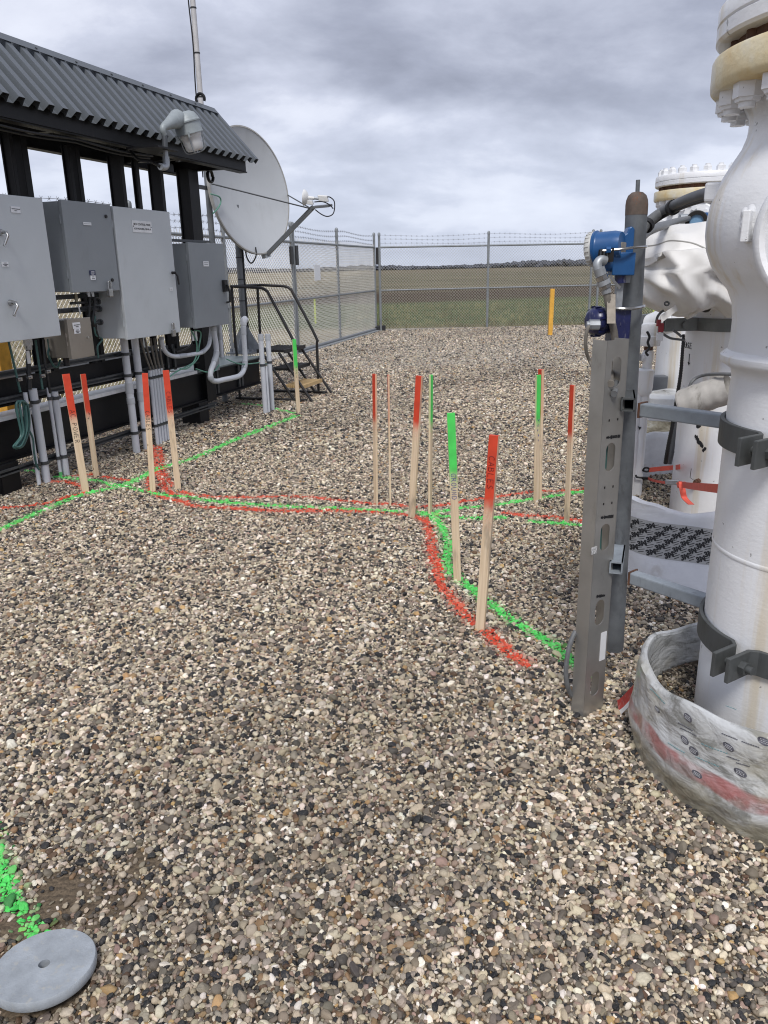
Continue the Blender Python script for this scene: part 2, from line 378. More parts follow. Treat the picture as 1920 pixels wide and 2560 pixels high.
# ------------------------------------------------------------------ ground
V1 = Vector((1.243, 2.11, 0)); P3 = Vector((2.1, 4.7, 0)); V2 = Vector((2.76, 7.08, 0))
DISC = G(111, 2414, .024)
FC = Vector((-.1, 20.0, 0)); FD = (FC - G(742, 885)).normalized(); FN = Vector((FD.y, -FD.x, 0))   # fence corner, side fence direction
FR = Vector((5.47, 20.75, 0)); FRD = (FR - FC).normalized()
def hgt(x, y):
    return .010 * np.sin(1.7 * x + .5) * np.sin(1.25 * y + .7) + .007 * np.sin(3.9 * x + 1.9 * y) + .006 * np.sin(2.3 * x - 4.3 * y + 1) - .006
xs = np.unique(np.concatenate([np.linspace(-60, -6, 28), np.arange(-6, 6.001, .08), np.linspace(6, 60, 28)]))
ys = np.unique(np.concatenate([np.linspace(-30, -1, 16), np.arange(-1, 12.001, .08), np.arange(12, 20.61, .5), [20.62]]))
X, Y = np.meshgrid(xs, ys); fade = np.clip((11 - np.abs(Y - 5)) / 6, 0, 1) * np.clip((6 - np.abs(X)) / 2, 0, 1)
Zg = hgt(X, Y) * fade
vv = np.stack([X, Y, Zg], -1).reshape(-1, 3)
nx, ny = len(xs), len(ys); ii = (np.arange(ny - 1)[:, None] * nx + np.arange(nx - 1)[None, :]).ravel()
ff = np.stack([ii, ii + 1, ii + nx + 1, ii + nx], -1)
cen = vv[ff].mean(1); rel = cen - np.array(FC)               # keep the yard inside the two fence lines
inside = (rel @ np.array(FN) > -.35)
ff = ff[inside]
def gravel_ground_mat():
    m, nt, b = newmat('gravel_ground'); v = objv(nt)
    vo = nt.nodes.new('ShaderNodeTexVoronoi'); vo.inputs['Scale'].default_value = 58; nt.links.new(v, vo.inputs['Vector'])
    sp = sepz(nt, vo.outputs['Color'])
    stone = ramp(nt, sp[0], [(0, (.05, .048, .047)), (.2, (.13, .118, .105)), (.42, (.27, .235, .19)), (.62, (.42, .375, .305)), (.8, (.50, .455, .385)), (1, (.69, .645, .57))])
    soil = ramp(nt, nz(nt, v, 160, 4, .6), [(.3, (.075, .057, .04)), (.7, (.17, .13, .088))])
    sy = sepz(nt, v)[1]
    far = sstep(nt, sy, 8.5, 10.5)
    patch = sstep(nt, nz(nt, mapv(nt, v, (.9, 1.2, 1), (0, 4, 0)), 1.0, 5, .6), .60, .74)
    stone = mixc(nt, mth(nt, 'MULTIPLY', patch, .5), stone, (.15, .125, .085))
    nt.links.new(mixc(nt, far, soil, stone), b.inputs['Base Color']); b.inputs['Roughness'].default_value = .9
    b.inputs['Specular IOR Level'].default_value = .2
    bump(nt, b, mth(nt, 'SUBTRACT', 1.0, vo.outputs['Distance']), .8, .012); return m
ground = npmesh('ground', vv, ff, gravel_ground_mat(), smooth_=True)
tag(ground, 'gravel yard inside the chain link fence', None, kind='structure')

def field_mat():
    m, nt, b = newmat('field'); v = objv(nt); s = sepz(nt, v)
    n1 = nz(nt, mapv(nt, v, (.05, .12, 1)), 1.0, 6, .6); n2 = nz(nt, mapv(nt, v, (.6, 1.4, 1)), 1.0, 5, .65)
    n3 = nz(nt, v, 9, 4, .7)
    green = ramp(nt, n2, [(.35, (.055, .073, .028)), (.65, (.11, .132, .055))])
    straw = ramp(nt, n2, [(.35, (.19, .155, .095)), (.65, (.33, .285, .19))])
    yy = mth(nt, 'ADD', s[1], mth(nt, 'MULTIPLY', n1, 26.0))
    yx = mth(nt, 'ADD', yy, mth(nt, 'MULTIPLY', s[0], -.25))
    c = mixc(nt, sstep(nt, yx, 46, 54), green, (.065, .046, .03))
    c = mixc(nt, sstep(nt, yx, 60, 80), c, ramp(nt, n1, [(.35, (.092, .083, .050)), (.65, (.165, .145, .092))]))
    c = mixc(nt, sstep(nt, yx, 150, 300), c, (.15, .125, .082))
    left = sstep(nt, mth(nt, 'MULTIPLY_ADD', s[0], -1.0), 3, 9); left.node.inputs[0].links[0].from_node.inputs[2].default_value = 0
    c = mixc(nt, mth(nt, 'MULTIPLY', left, sstep(nt, n1, .36, .5)), c, straw)
    edge = sstep(nt, mth(nt, 'ADD', s[1], mth(nt, 'MULTIPLY', n2, 3)), 22.0, 24.5)
    c = mixc(nt, edge, straw, c)
    c2 = mixc(nt, mth(nt, 'MULTIPLY', sstep(nt, n3, .5, .75), .35), c, (.06, .055, .03))
    nt.links.new(c2, b.inputs['Base Color']); b.inputs['Roughness'].default_value = 1; b.inputs['Specular IOR Level'].default_value = .1
    bump(nt, b, n3, .6, .08); return m
fx = np.array([-3000, -600, -200, -60, -20, 0, 20, 60, 200, 600, 3000.]); fy = np.array([-60, 0, 20, 30, 40, 60, 100, 200, 400, 800, 3000.])
X, Y = np.meshgrid(fx, fy); zf = np.full_like(X, -.05); zf[Y > 300] = -.05
vv = np.stack([X, Y, zf], -1).reshape(-1, 3); nx, ny = len(fx), len(fy); ii = (np.arange(ny - 1)[:, None] * nx + np.arange(nx - 1)[None, :]).ravel()
field = npmesh('field', vv, np.stack([ii, ii + 1, ii + nx + 1, ii + nx], -1), field_mat())
tag(field, 'green and straw farm field beyond the fence', None, kind='structure')
# grass tufts just beyond the fence
tv, tf_ = [], []
for i in range(5200):
    if i < 2600: px_, py_ = random.uniform(-1, 13), 20.9 + random.random() ** 1.6 * 14
    else:
        k = random.uniform(3, 26); q = FC - FD * k - FN * (.5 + random.random() ** 1.5 * 9); px_, py_ = q.x, q.y
    for b_ in range(3):
        a_ = random.uniform(0, 6.28); h_ = random.uniform(.05, .16); w_ = .012; o = len(tv)
        dx, dy = math.cos(a_), math.sin(a_); ox, oy = px_ + random.uniform(-.08, .08), py_ + random.uniform(-.08, .08)
        tv += [(ox - dy * w_, oy + dx * w_, -.05), (ox + dy * w_, oy - dx * w_, -.05), (ox + dx * h_ * .5, oy + dy * h_ * .5, h_ - .05)]; tf_.append((o, o + 1, o + 2))
gm = pm('dry_grass', (.20, .185, .09), .9, 0, .5, .6)
tag(npmesh('grass', tv, tf_, gm), 'short dry grass beyond the fence', 'grass', kind='stuff')

# ------------------------------------------------------------------ spray paint lines (pixel traces dropped onto the ground)
c4 = lambda L: [(x * .27728, 820 + y * .27728) for x, y in L]
c7 = lambda L: [(900 + .3616 * x, 900 + .3616 * y) for x, y in L]
GREENS = [
 ([(-140, 1378), (0, 1323), (185, 1244), (312, 1209), (399, 1169), (498, 1140), (602, 1094), (741, 1042)], .032),
 (c4([(510, 1360), (720, 1380), (870, 1385), (1040, 1415), (1180, 1430), (1330, 1460), (1500, 1490), (1660, 1500)]) + [(532, 1250), (694, 1264), (845, 1271), (984, 1277), (1059, 1281)], .024),
 (c7([(430, 1060), (520, 1100), (580, 1190), (610, 1280), (600, 1400), (640, 1470), (760, 1560), (900, 1680), (1060, 1800), (1200, 1890), (1330, 1960), (1430, 2050), (1490, 2090), (1600, 2150)]), .026),
 (c7([(480, 1060), (700, 1020), (900, 1010), (1120, 985), (1280, 960), (1430, 945), (1560, 915), (1700, 890)]), .024),
 (c7([(500, 1070), (700, 1090), (870, 1095), (1000, 1090)]), .024), (c7([(1190, 1118), (1400, 1130), (1545, 1145), (1700, 1160)]), .022),
 ([(-30, 2080), (0, 2165), (14, 2208), (36, 2255), (61, 2292), (101, 2331), (125, 2360)], .024),
 (c4([(150, 1280), (260, 1295), (330, 1310)]), .022), ([(600, 1010), (660, 1015), (735, 1035)], .02)]
REDS = [
 (c4([(1390, 1060), (1400, 1250), (1350, 1350), (1370, 1450), (1500, 1520), (1660, 1560)]) + [(486, 1262), (579, 1268), (694, 1275), (810, 1277), (926, 1279), (1024, 1287)], .022),
 (c4([(1435, 1060), (1470, 1240), (1500, 1330), (1570, 1400)]), .018), (c4([(1410, 1240), (1440, 1320), (1480, 1420), (1560, 1480), (1660, 1500)]), .024),
 (c7([(340, 1068), (380, 1080), (440, 1110), (480, 1160), (490, 1230), (500, 1320), (530, 1430), (560, 1540), (640, 1650), (720, 1750), (800, 1820)]), .022),
 (c7([(880, 1880), (960, 1960), (1060, 2040), (1135, 2090)]), .024),
 ([(455, 1222), (498, 1235), (602, 1242), (741, 1243), (856, 1252), (926, 1258)] + c7([(220, 990), (360, 1010), (560, 1000), (750, 970), (1000, 945), (1180, 925), (1400, 915), (1560, 905)]), .018),
 (c7([(1000, 1060), (1150, 1080), (1300, 1090), (1420, 1100), (1540, 1120), (1700, 1140)]), .022),
 (c4([(-300, 1640), (0, 1620), (260, 1600), (430, 1580), (620, 1520), (760, 1490), (745, 1440), (620, 1405), (430, 1400)]), .018),
 (c4([(680, 1350), (850, 1335)]), .016), (c4([(930, 1350), (1060, 1360), (1180, 1370)]), .016)]
def segs(lines):
    A_, B_, Wd = [], [], []
    for pl, w in lines:
        g = smooth([G(x, y).xy.to_3d() for x, y in pl], 4)
        for a, b in zip(g[:-1], g[1:]): A_.append(a[:2]); B_.append(b[:2]); Wd.append(w * .92)
    return np.array(A_), np.array(B_), np.array(Wd)
def pdist(xy, S):
    A_, B_, Wd = S; best = np.full(len(xy), 9.0)
    for a, b, w in zip(A_, B_, Wd):
        lo = np.minimum(a, b) - .12; hi = np.maximum(a, b) + .12
        k = np.where((xy[:, 0] > lo[0]) & (xy[:, 0] < hi[0]) & (xy[:, 1] > lo[1]) & (xy[:, 1] < hi[1]))[0]
        if len(k) == 0: continue
        d = b - a; t = np.clip(((xy[k] - a) @ d) / (d @ d + 1e-12), 0, 1)
        best[k] = np.minimum(best[k], np.linalg.norm(xy[k] - a - t[:, None] * d, axis=1) / w)
    return best

# ------------------------------------------------------------------ gravel: one instanced pebble per point
def scatter(y0, y1, dens):
    n = int((y1 - y0) * (2 * (.56 * y1 + 1.3)) * dens)
    x = RNG.uniform(-(.56 * y1 + 1.3), .56 * y1 + 1.3, n); y = RNG.uniform(y0, y1, n)
    k = np.abs(x) < .56 * y + 1.3
    return np.stack([x[k], y[k]], -1)
def jgrid(y0, y1, sp):                                        # jittered hexagonal cover, no holes
    w = .56 * y1 + 1.3; gx = np.arange(-w, w, sp); gy = np.arange(y0, y1, sp * .866)
    X, Y = np.meshgrid(gx, gy); X = X + (np.arange(len(gy)) % 2)[:, None] * sp / 2
    p = np.stack([X.ravel(), Y.ravel()], -1) + RNG.normal(0, sp * .27, (X.size, 2))
    return p[np.abs(p[:, 0]) < .56 * p[:, 1] + 1.3]
sets = [(jgrid(.35, 3.0, .0092), .62, 0), (jgrid(.35, 3.0, .0205), .83, .003), (jgrid(3.0, 6.6, .0102), .66, 0), (jgrid(3.0, 6.6, .027), .86, .003),
        (jgrid(6.6, 12.8, .0165), 1.0, 0), (jgrid(10.0, 20.6, .048), 1.1, 0)]
xy = np.concatenate([s_[0] for s_ in sets]); sz = np.concatenate([np.full(len(s_[0]), s_[1]) for s_ in sets]); zo = np.concatenate([np.full(len(s_[0]), s_[2]) for s_ in sets])
keep = np.ones(len(xy), bool)
keep &= (xy[:, 1] < 9.2) | (zo != 0) | (sz > 1.05) | (RNG.random(len(xy)) > (xy[:, 1] - 9.2) / 3.6)       # thins out into the printed far gravel
keep &= np.hypot(xy[:, 0] - DISC.x, xy[:, 1] - DISC.y) > .106
for c_, r_ in ((V1, .27), (P3, .27), (V2, .26)): keep &= np.hypot(xy[:, 0] - c_.x, xy[:, 1] - c_.y) > r_
rel = np.concatenate([xy, np.zeros((len(xy), 1))], 1) - np.array(FC)
keep &= (rel @ np.array(FN) > -.1) & (rel @ np.array([-FRD.y, FRD.x, 0]) < .05)
dirt = [(G(185, 2245), .105), (G(150, 2210), .06), (G(330, 2240), .05), (G(20, 2300), .05), (G(350, 2150), .05)]
for c_, r_ in dirt:                                           # bare, scuffed spots by the lid
    d_ = np.hypot(xy[:, 0] - c_.x, xy[:, 1] - c_.y); keep &= (d_ > r_ * (1 + .35 * RNG.standard_normal(len(xy)))) | (RNG.random(len(xy)) < .18)
xy, sz, zo = xy[keep], sz[keep], zo[keep]; N = len(xy)
s_ = .0083 * np.clip(RNG.lognormal(0, .33, N), .5, 2.2) * sz
scl = np.stack([s_ * RNG.uniform(.95, 1.45, N), s_ * RNG.uniform(.72, 1.0, N), s_ * RNG.uniform(.5, .85, N)], -1).astype(np.float32)
rot = np.stack([RNG.normal(0, .35, N), RNG.normal(0, .35, N), RNG.uniform(0, 6.283, N)], -1).astype(np.float32)
fd = np.clip((11 - np.abs(xy[:, 1] - 5)) / 6, 0, 1) * np.clip((6 - np.abs(xy[:, 0])) / 2, 0, 1)
zz_ = hgt(xy[:, 0], xy[:, 1]) * fd + zo + s_ * RNG.uniform(.0, .55, N)
PAL = np.array([(.018, .020, .025), (.034, .036, .042), (.085, .078, .073), (.17, .148, .125), (.28, .24, .19), (.36, .32, .27), (.47, .41, .315), (.57, .50, .39), (.66, .60, .51), (.78, .74, .68), (.30, .20, .115), (.46, .31, .15), (.13, .078, .05), (.34, .25, .21)])
PW = np.array([.075, .075, .09, .11, .125, .12, .13, .115, .08, .045, .03, .014, .03, .04]); PW /= PW.sum()
col = PAL[RNG.choice(len(PAL), N, p=PW)] * np.array([1.01, .965, .895]) * RNG.uniform(.8, 1.2, (N, 1)) * RNG.uniform(.96, 1.04, (N, 3))
col *= np.clip(col.mean(1, keepdims=True) / .26, .3, 3) ** .08
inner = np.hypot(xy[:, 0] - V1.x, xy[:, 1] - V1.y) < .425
scl[inner] *= .72; col[inner] *= .62; zz_[inner] += .135                           # finer, darker stone inside the plastic ring
# soft patches where the stone is darker
pt = np.sin(xy[:, 0] * 1.1 + 2) * np.sin(xy[:, 1] * .9 + .4) + .6 * np.sin(xy[:, 0] * 2.7 - xy[:, 1] * 1.9)
col *= (1 - .19 * np.clip(pt, 0, 1))[:, None]
drag = (np.abs(xy[:, 1] - 10.6 - .12 * xy[:, 0]) < .35 + .25 * np.sin(xy[:, 0] * 3)) & (RNG.random(N) < .5)
col[drag] *= .62
gd = pdist(xy, segs(GREENS)); rd = pdist(xy, segs(REDS)) * .78
rough_ = RNG.normal(0, .22, N)
patchy = .5 + .5 * np.sin(xy[:, 0] * 7.1 + 2.3 * np.sin(xy[:, 1] * 5.3)) * np.sin(xy[:, 1] * 6.3 + 1.7 * np.sin(xy[:, 0] * 4.1 + 1)); cov = .97 - .22 * patchy * np.clip((xy[:, 1] - 1.5) / 2.5, 0, 1)
pg = (1.0 - gd + rough_ > 0) & (RNG.random(N) < cov); pr = (1.0 - rd + rough_ > 0) & (RNG.random(N) < cov) & ~pg
halo_g = ~pg & (gd < 2.2) & (RNG.random(N) < .6); halo_r = ~pr & ~pg & (rd < 2.1) & (RNG.random(N) < .6)
paint = np.where(pg | pr, RNG.uniform(.62, 1.0, N), 0) + np.where(halo_g | halo_r, RNG.uniform(.04, .34, N) ** 1.1, 0)
paint = np.clip(paint, 0, 1)
isg = pg | (halo_g & ~pr); isr = (pr | halo_r) & ~isg
var = RNG.integers(0, 12, N).astype(np.int32)
def pebble_mat(name, paintcol):
    m, nt, b = newmat(name)
    a = nt.nodes.new('ShaderNodeAttribute'); a.attribute_type = 'INSTANCER'; a.attribute_name = 'pcol'
    v = objv(nt)
    n = nz(nt, v, 2.2, 4, .65); c = mixc(nt, mth(nt, 'MULTIPLY', sstep(nt, n, .45, .7), .3), a.outputs['Color'], (.17, .145, .11))
    if paintcol:
        p = nt.nodes.new('ShaderNodeAttribute'); p.attribute_type = 'INSTANCER'; p.attribute_name = 'paint'
        g = nt.nodes.new('ShaderNodeNewGeometry'); up_ = sstep(nt, sepz(nt, g.outputs['Normal'])[2], -.1, .35)
        pc = ramp(nt, nz(nt, v, 1.4, 3), [(.3, tuple(k * .82 for k in paintcol)), (.7, tuple(min(1, k * 1.1) for k in paintcol))])
        c = mixc(nt, mth(nt, 'MULTIPLY', up_, p.outputs['Fac']), c, pc)
    nt.links.new(c, b.inputs['Base Color']); b.inputs['Roughness'].default_value = .62; b.inputs['Specular IOR Level'].default_value = .35
    bump(nt, b, nz(nt, v, 5, 4, .65), .18, .3); return m
def pebble_group(name, mat):
    g = bpy.data.node_groups.new(name, 'GeometryNodeTree')
    g.interface.new_socket('Geometry', in_out='INPUT', socket_type='NodeSocketGeometry'); g.interface.new_socket('Geometry', in_out='OUTPUT', socket_type='NodeSocketGeometry')
    L = g.links; nn = g.nodes.new; gi = nn('NodeGroupInput'); go = nn('NodeGroupOutput')
    join = nn('GeometryNodeGeometryToInstance')
    for k in reversed(range(12)):
        ic = nn('GeometryNodeMeshIcoSphere'); ic.inputs['Radius'].default_value = 1; ic.inputs['Subdivisions'].default_value = 3
        sp = nn('GeometryNodeSetPosition'); L.new(ic.outputs['Mesh'], sp.inputs['Geometry'])
        no = nn('ShaderNodeTexNoise'); no.noise_dimensions = '4D'; no.inputs['W'].default_value = k * 5.3; no.inputs['Scale'].default_value = .62 if k % 3 else .85; no.inputs['Detail'].default_value = 1.0
        po = nn('GeometryNodeInputPosition'); L.new(po.outputs[0], no.inputs['Vector'])
        sb = nn('ShaderNodeVectorMath'); sb.operation = 'SUBTRACT'; L.new(no.outputs['Color'], sb.inputs[0]); sb.inputs[1].default_value = (.5, .5, .5)
        sl = nn('ShaderNodeVectorMath'); sl.operation = 'SCALE'; L.new(sb.outputs[0], sl.inputs[0]); sl.inputs['Scale'].default_value = 1.25 if k % 3 else 1.7
        L.new(sl.outputs[0], sp.inputs['Offset'])
        ss = nn('GeometryNodeSetShadeSmooth'); L.new(sp.outputs[0], ss.inputs[0])
        sm = nn('GeometryNodeSetMaterial'); sm.inputs['Material'].default_value = mat; L.new(ss.outputs[0], sm.inputs[0])
        L.new(sm.outputs[0], join.inputs[0])
    def attr(nm, tp):
        a = nn('GeometryNodeInputNamedAttribute'); a.data_type = tp; a.inputs['Name'].default_value = nm; return a.outputs['Attribute']
    ip = nn('GeometryNodeInstanceOnPoints'); L.new(gi.outputs[0], ip.inputs['Points']); L.new(join.outputs[0], ip.inputs['Instance'])
    ip.inputs['Pick Instance'].default_value = True; L.new(attr('var', 'INT'), ip.inputs['Instance Index'])
    er = nn('FunctionNodeEulerToRotation'); L.new(attr('rot', 'FLOAT_VECTOR'), er.inputs[0]); L.new(er.outputs[0], ip.inputs['Rotation'])
    L.new(attr('scl', 'FLOAT_VECTOR'), ip.inputs['Scale']); L.new(ip.outputs[0], go.inputs[0]); return g
def pebbles(name, k, paintcol, label):
    k = np.where(k)[0]; me = bpy.data.meshes.new(name); me.vertices.add(len(k))
    me.vertices.foreach_set('co', np.stack([xy[k, 0], xy[k, 1], zz_[k]], -1).astype(np.float32).ravel())
    for nm, tp, data, key in (('rot', 'FLOAT_VECTOR', rot[k], 'vector'), ('scl', 'FLOAT_VECTOR', scl[k], 'vector'), ('pcol', 'FLOAT_VECTOR', col[k].astype(np.float32), 'vector'),
                              ('var', 'INT', var[k], 'value'), ('paint', 'FLOAT', paint[k].astype(np.float32), 'value')):
        a = me.attributes.new(nm, tp, 'POINT'); a.data.foreach_set(key, np.ascontiguousarray(data).ravel())
    mat = pebble_mat(name + '_stone', paintcol); me.materials.append(mat)
    ob = bpy.data.objects.new(name, me); COL.objects.link(ob)
    md = ob.modifiers.new('pebbles', 'NODES'); md.node_group = pebble_group(name + '_nodes', mat); return ob
tag(pebbles('gravel', ~isg & ~isr, None, ''), 'loose mixed beige grey and black river gravel', 'gravel', kind='stuff')
tag(pebbles('green_paint_line', isg, GREEN, ''), 'gravel sprayed with bright green marking paint', 'paint line', kind='stuff')
tag(pebbles('red_paint_line', isr, RED, ''), 'gravel sprayed with red marking paint', 'paint line', kind='stuff')
print('pebbles', N)

# ------------------------------------------------------------------ far tree line
mb = MB(); tvs, tfs = [], []
ico_v = [Vector(v) for v in ((0, 0, 1), (.89, 0, .45), (.28, .85, .45), (-.72, .53, .45), (-.72, -.53, .45), (.28, -.85, .45), (.72, .53, -.3), (-.28, .85, -.3), (-.89, 0, -.3), (-.28, -.85, -.3), (.72, -.53, -.3))]
ico_f = [(0, 1, 2), (0, 2, 3), (0, 3, 4), (0, 4, 5), (0, 5, 1), (1, 6, 2), (2, 7, 3), (3, 8, 4), (4, 9, 5), (5, 10, 1), (2, 6, 7), (3, 7, 8), (4, 8, 9), (5, 9, 10), (1, 10, 6)]
for i in range(5200):
    x = random.uniform(-620, 620); y = 560 + random.uniform(-60, 90) + abs(x) * .05
    hh = 2.2 + 2.2 * (mnoise.noise((x * .012, 3, 0)) + .5) + 5.5 * math.exp(-((x - 128) / 48) ** 2) + 3.0 * math.exp(-((x + 10) / 28) ** 2) + 2.6 * math.exp(-((x + 120) / 60) ** 2)
    hh = max(1.2, hh * .62) * random.uniform(.8, 1.05); w = random.uniform(2.0, 5.0)
    zc = hh * random.uniform(.15, .62); o = len(tvs)
    tvs += [(x + v.x * w * random.uniform(.7, 1.2), y + v.y * w, zc + v.z * hh * .42 * random.uniform(.7, 1.2)) for v in ico_v]; tfs += [tuple(k + o for k in f) for f in ico_f]
    if i % 3 == 0:                                            # bare twigs standing above the mass
        o = len(tvs); tx = x + random.uniform(-2, 2); tvs += [(tx - .12, y, 0), (tx + .12, y, 0), (tx + random.uniform(-.5, .5), y, hh * random.uniform(.9, 1.35))]; tfs.append((o, o + 1, o + 2))
def woods_mat():
    m, nt, b = newmat('haze_tinted_woods'); v = objv(nt)
    c = ramp(nt, nz(nt, v, .05, 5, .6), [(.35, (.058, .064, .080)), (.65, (.090, .096, .115))])  # haze of the distance put into the colour as bluish grey
    nt.links.new(c, b.inputs['Base Color']); b.inputs['Roughness'].default_value = 1; b.inputs['Specular IOR Level'].default_value = 0; return m
me = bpy.data.meshes.new('distant_woods'); me.from_pydata(tvs, [], tfs); me.materials.append(woods_mat())
tag((lambda o: (COL.objects.link(o), o)[1])(bpy.data.objects.new('distant_woods', me)), 'dark bare woods along the horizon beyond the field', 'woods', kind='stuff')

# ------------------------------------------------------------------ chain link fences
def chainlink(name, A_, B_, z0, z1, parent, r=.0046, p=.0359, wm='wire'):
    A_ = np.array(A_); B_ = np.array(B_); L = np.linalg.norm(B_ - A_); d = (B_ - A_) / L; nrm = np.array([-d[1], d[0], 0])
    nw = int(L / p) - 1; ns = int((z1 - z0) / p) + 1; j = np.arange(ns)
    V = []; 
    tri = [(0, 1), (.87, -.5), (-.87, -.5)]
    zc = z0 + j * p
    for i in range(nw):
        xx = (i + ((j + i) % 2)) * p
        wob = np.where((j + i) % 2 == 0, .0025, -.0025)
        c = A_[None] + d[None] * xx[:, None] + nrm[None] * wob[:, None] + np.array([0, 0, 1.])[None] * zc[:, None]
        ring = np.stack([c + r * (a * d + b * nrm) for a, b in tri], 1)
        V.append(ring.reshape(-1, 3))
    base = np.arange(nw)[:, None, None] * (ns * 3) + np.arange(ns - 1)[None, :, None] * 3
    Fs = np.concatenate([np.stack([base + a, base + b, base + 3 + b, base + 3 + a], -1).reshape(-1, 4) for a, b in ((0, 1), (1, 2), (2, 0))])
    V = np.concatenate(V); m = MB(); D_ = Vector(d)           # knuckled wire ends stand above the top rail
    for i in range(int(L / .0718)):
        c = Vector(A_) + D_ * (i * .0718) + Z * (z1 + .02); m.tube([c - D_ * .012 - Z * .03, c + Z * .05, c + D_ * .012 - Z * .03], .003, 3, False)
    Fs = np.concatenate([Fs, np.array(m.f) + len(V)]); V = np.concatenate([V, np.array([tuple(v) for v in m.v])])
    return npmesh(name, V, Fs, M[wm], parent)
def fence_posts(root, pts, top, r=.030):
    for q in pts:
        m = MB(); q = Vector(q); m.cyl(q - Z * .05, q + Z * top, r, n=14); m.lathe([(r * 1.15, -.04), (r * 1.15, .01), (r * .9, .03), (.001, .045)], q + Z * top, n=14)
        m.build('post', M['fence'], root)
def rails(root, a, b, z, r=.022, name='rail'):
    MB().cyl(Vector(a) + Z * z, Vector(b) + Z * z, r, n=10).build(name, M['fence'], root)
def barbs(root, a, b, zs):
    a = Vector(a); b = Vector(b); L = (b - a).length; d = (b - a).normalized(); nn_ = int(L / .25); m = MB()
    for k, z in enumerate(zs):
        sag = lambda u: z + .012 * math.sin(u * 2.1 + k) - .02 * abs(math.sin(math.pi * u / 3.0))
        m.tube([a + d * (L * i / nn_) + Z * sag(L * i / nn_) for i in range(nn_ + 1)], .0032, 4)
        for i in range(int(L / .13)):
            u = i * .13 + .02; c = a + d * u + Z * sag(u); w = Vector((0, 0, .022)) + d * .012
            m.tube([c - w, c + w], .0024, 3); w = Vector((0, 0, .02)) - d * .014 + Vector((-d.y, d.x, 0)) * .012; m.tube([c - w, c + w], .0024, 3)
    m.build('barbed_wire', M['barb'], root)
RAIL = 1.98
# far fence
fr_end = FC + FRD * 13.5; off = FRD * .12
root = thing('chain_link_fence', 'grey chain link fence facing us across the back of the gravel yard', 'fence', FC + FRD * 4, 'yard fences')
pts = [FC + off, FC + FRD * 2.85, FC + FRD * 5.55, FC + FRD * 5.75, FC + FRD * 8.6, FC + FRD * 11.4]
fence_posts(root, pts, 2.28); rails(root, pts[0], fr_end, RAIL, name='top_rail'); rails(root, pts[0], fr_end, .97, .02, 'mid_rail')
chainlink('wire_mesh', FC + off, fr_end, .03, RAIL, root, .0036, wm='wirefar'); barbs(root, FC + off, fr_end, (2.07, 2.16, 2.25))
m = MB()
m.obox(FC + off + Z * 1.78 - FRD * .03, FRD * .03, FN * .03, Z * .20); m.build('hinge', M['fenceblack'], root)
m = MB(); m.obox(FC + off + Z * .06, FRD * .07, FN * .05, Z * .07); m.build('foot_block', M['fenceblack'], root)
# side fence, behind the rack
def along(xpix):                                              # distance back from the corner whose post foot shows at this pixel column
    lo, hi = 0.0, 16.0
    for _ in range(60):
        k = (lo + hi) / 2
        if proj(FC - FD * k + Z * .2)[0] > xpix: lo = k
        else: hi = k
    return lo
g_near = along(741); g_mid = along(850); k570 = along(581)
root = thing('chain_link_fence', 'grey chain link fence running behind the equipment rack on the left', 'fence', FC - FD * 10, 'yard fences')
back = FC - FD * 24
pts = [FC - FD * g_near] + [FC - FD * k for k in (k570, k570 + 2.4, k570 + 4.8, k570 + 7.2, k570 + 9.6)]
fence_posts(root, pts, 2.28); rails(root, pts[0], back, RAIL, name='top_rail'); rails(root, pts[0], back, .97, .02, 'mid_rail')
chainlink('wire_mesh', pts[0], back, .03, RAIL, root); barbs(root, pts[0], back, (2.07, 2.16, 2.25))
# gate in the side fence, between the double posts
gp = FC - FD * (g_near - .09)
root = thing('fence_gate', 'wide chain link gate with a small white sign, left of the yard corner', 'gate', FC - FD * (g_near / 2))
fence_posts(root, [gp, FC - FD * g_mid, FC - FD * .02], 2.28); rails(root, gp, FC, RAIL, name='top_rail'); rails(root, gp, FC, .97, .02, 'mid_rail')
rails(root, gp, FC, .05, .03, 'bottom_rail')
chainlink('wire_mesh', gp, FC, .06, RAIL, root); barbs(root, gp, FC, (2.07, 2.16, 2.25))
m = MB(); m.obox(gp + Z * 1.75 + FN * .03 + FD * .06, FD * .06, FN * .02, Z * .17).obox(gp + Z * 1.75 + FN * .02 - FD * .16, FD * .05, FN * .02, Z * .15); m.build('latch', M['fenceblack'], root)
m = MB(); m.obox(gp + Z * .05 + FN * .03, FD * .08, FN * .05, Z * .06); m.build('foot_block', M['fenceblack'], root)
m = MB(); m.obox(FC + Z * .05 + FN * .04, FD * .07, FN * .05, Z * .06); m.build('foot_block', M['fenceblack'], root)
m = MB(); sp_ = hit(793.5, 682, FC + FN * .02, FN); m.obox(sp_, FD * .17, FN * .003, Z * .145)
tag(m.build('sign', M['whiteplate'], None, sp_), 'small blank looking white sign wired to the chain link gate', 'sign')
# concrete strip under the side fence
m = MB(); c_ = FC - FD * (g_near / 2) + FN * .06; m.obox(c_ + Z * .0, FD * (g_near / 2), FN * .05, Z * .025)
tag(m.build('kerb_strip', M['galv']), 'pale strip under the gate', None, kind='structure')

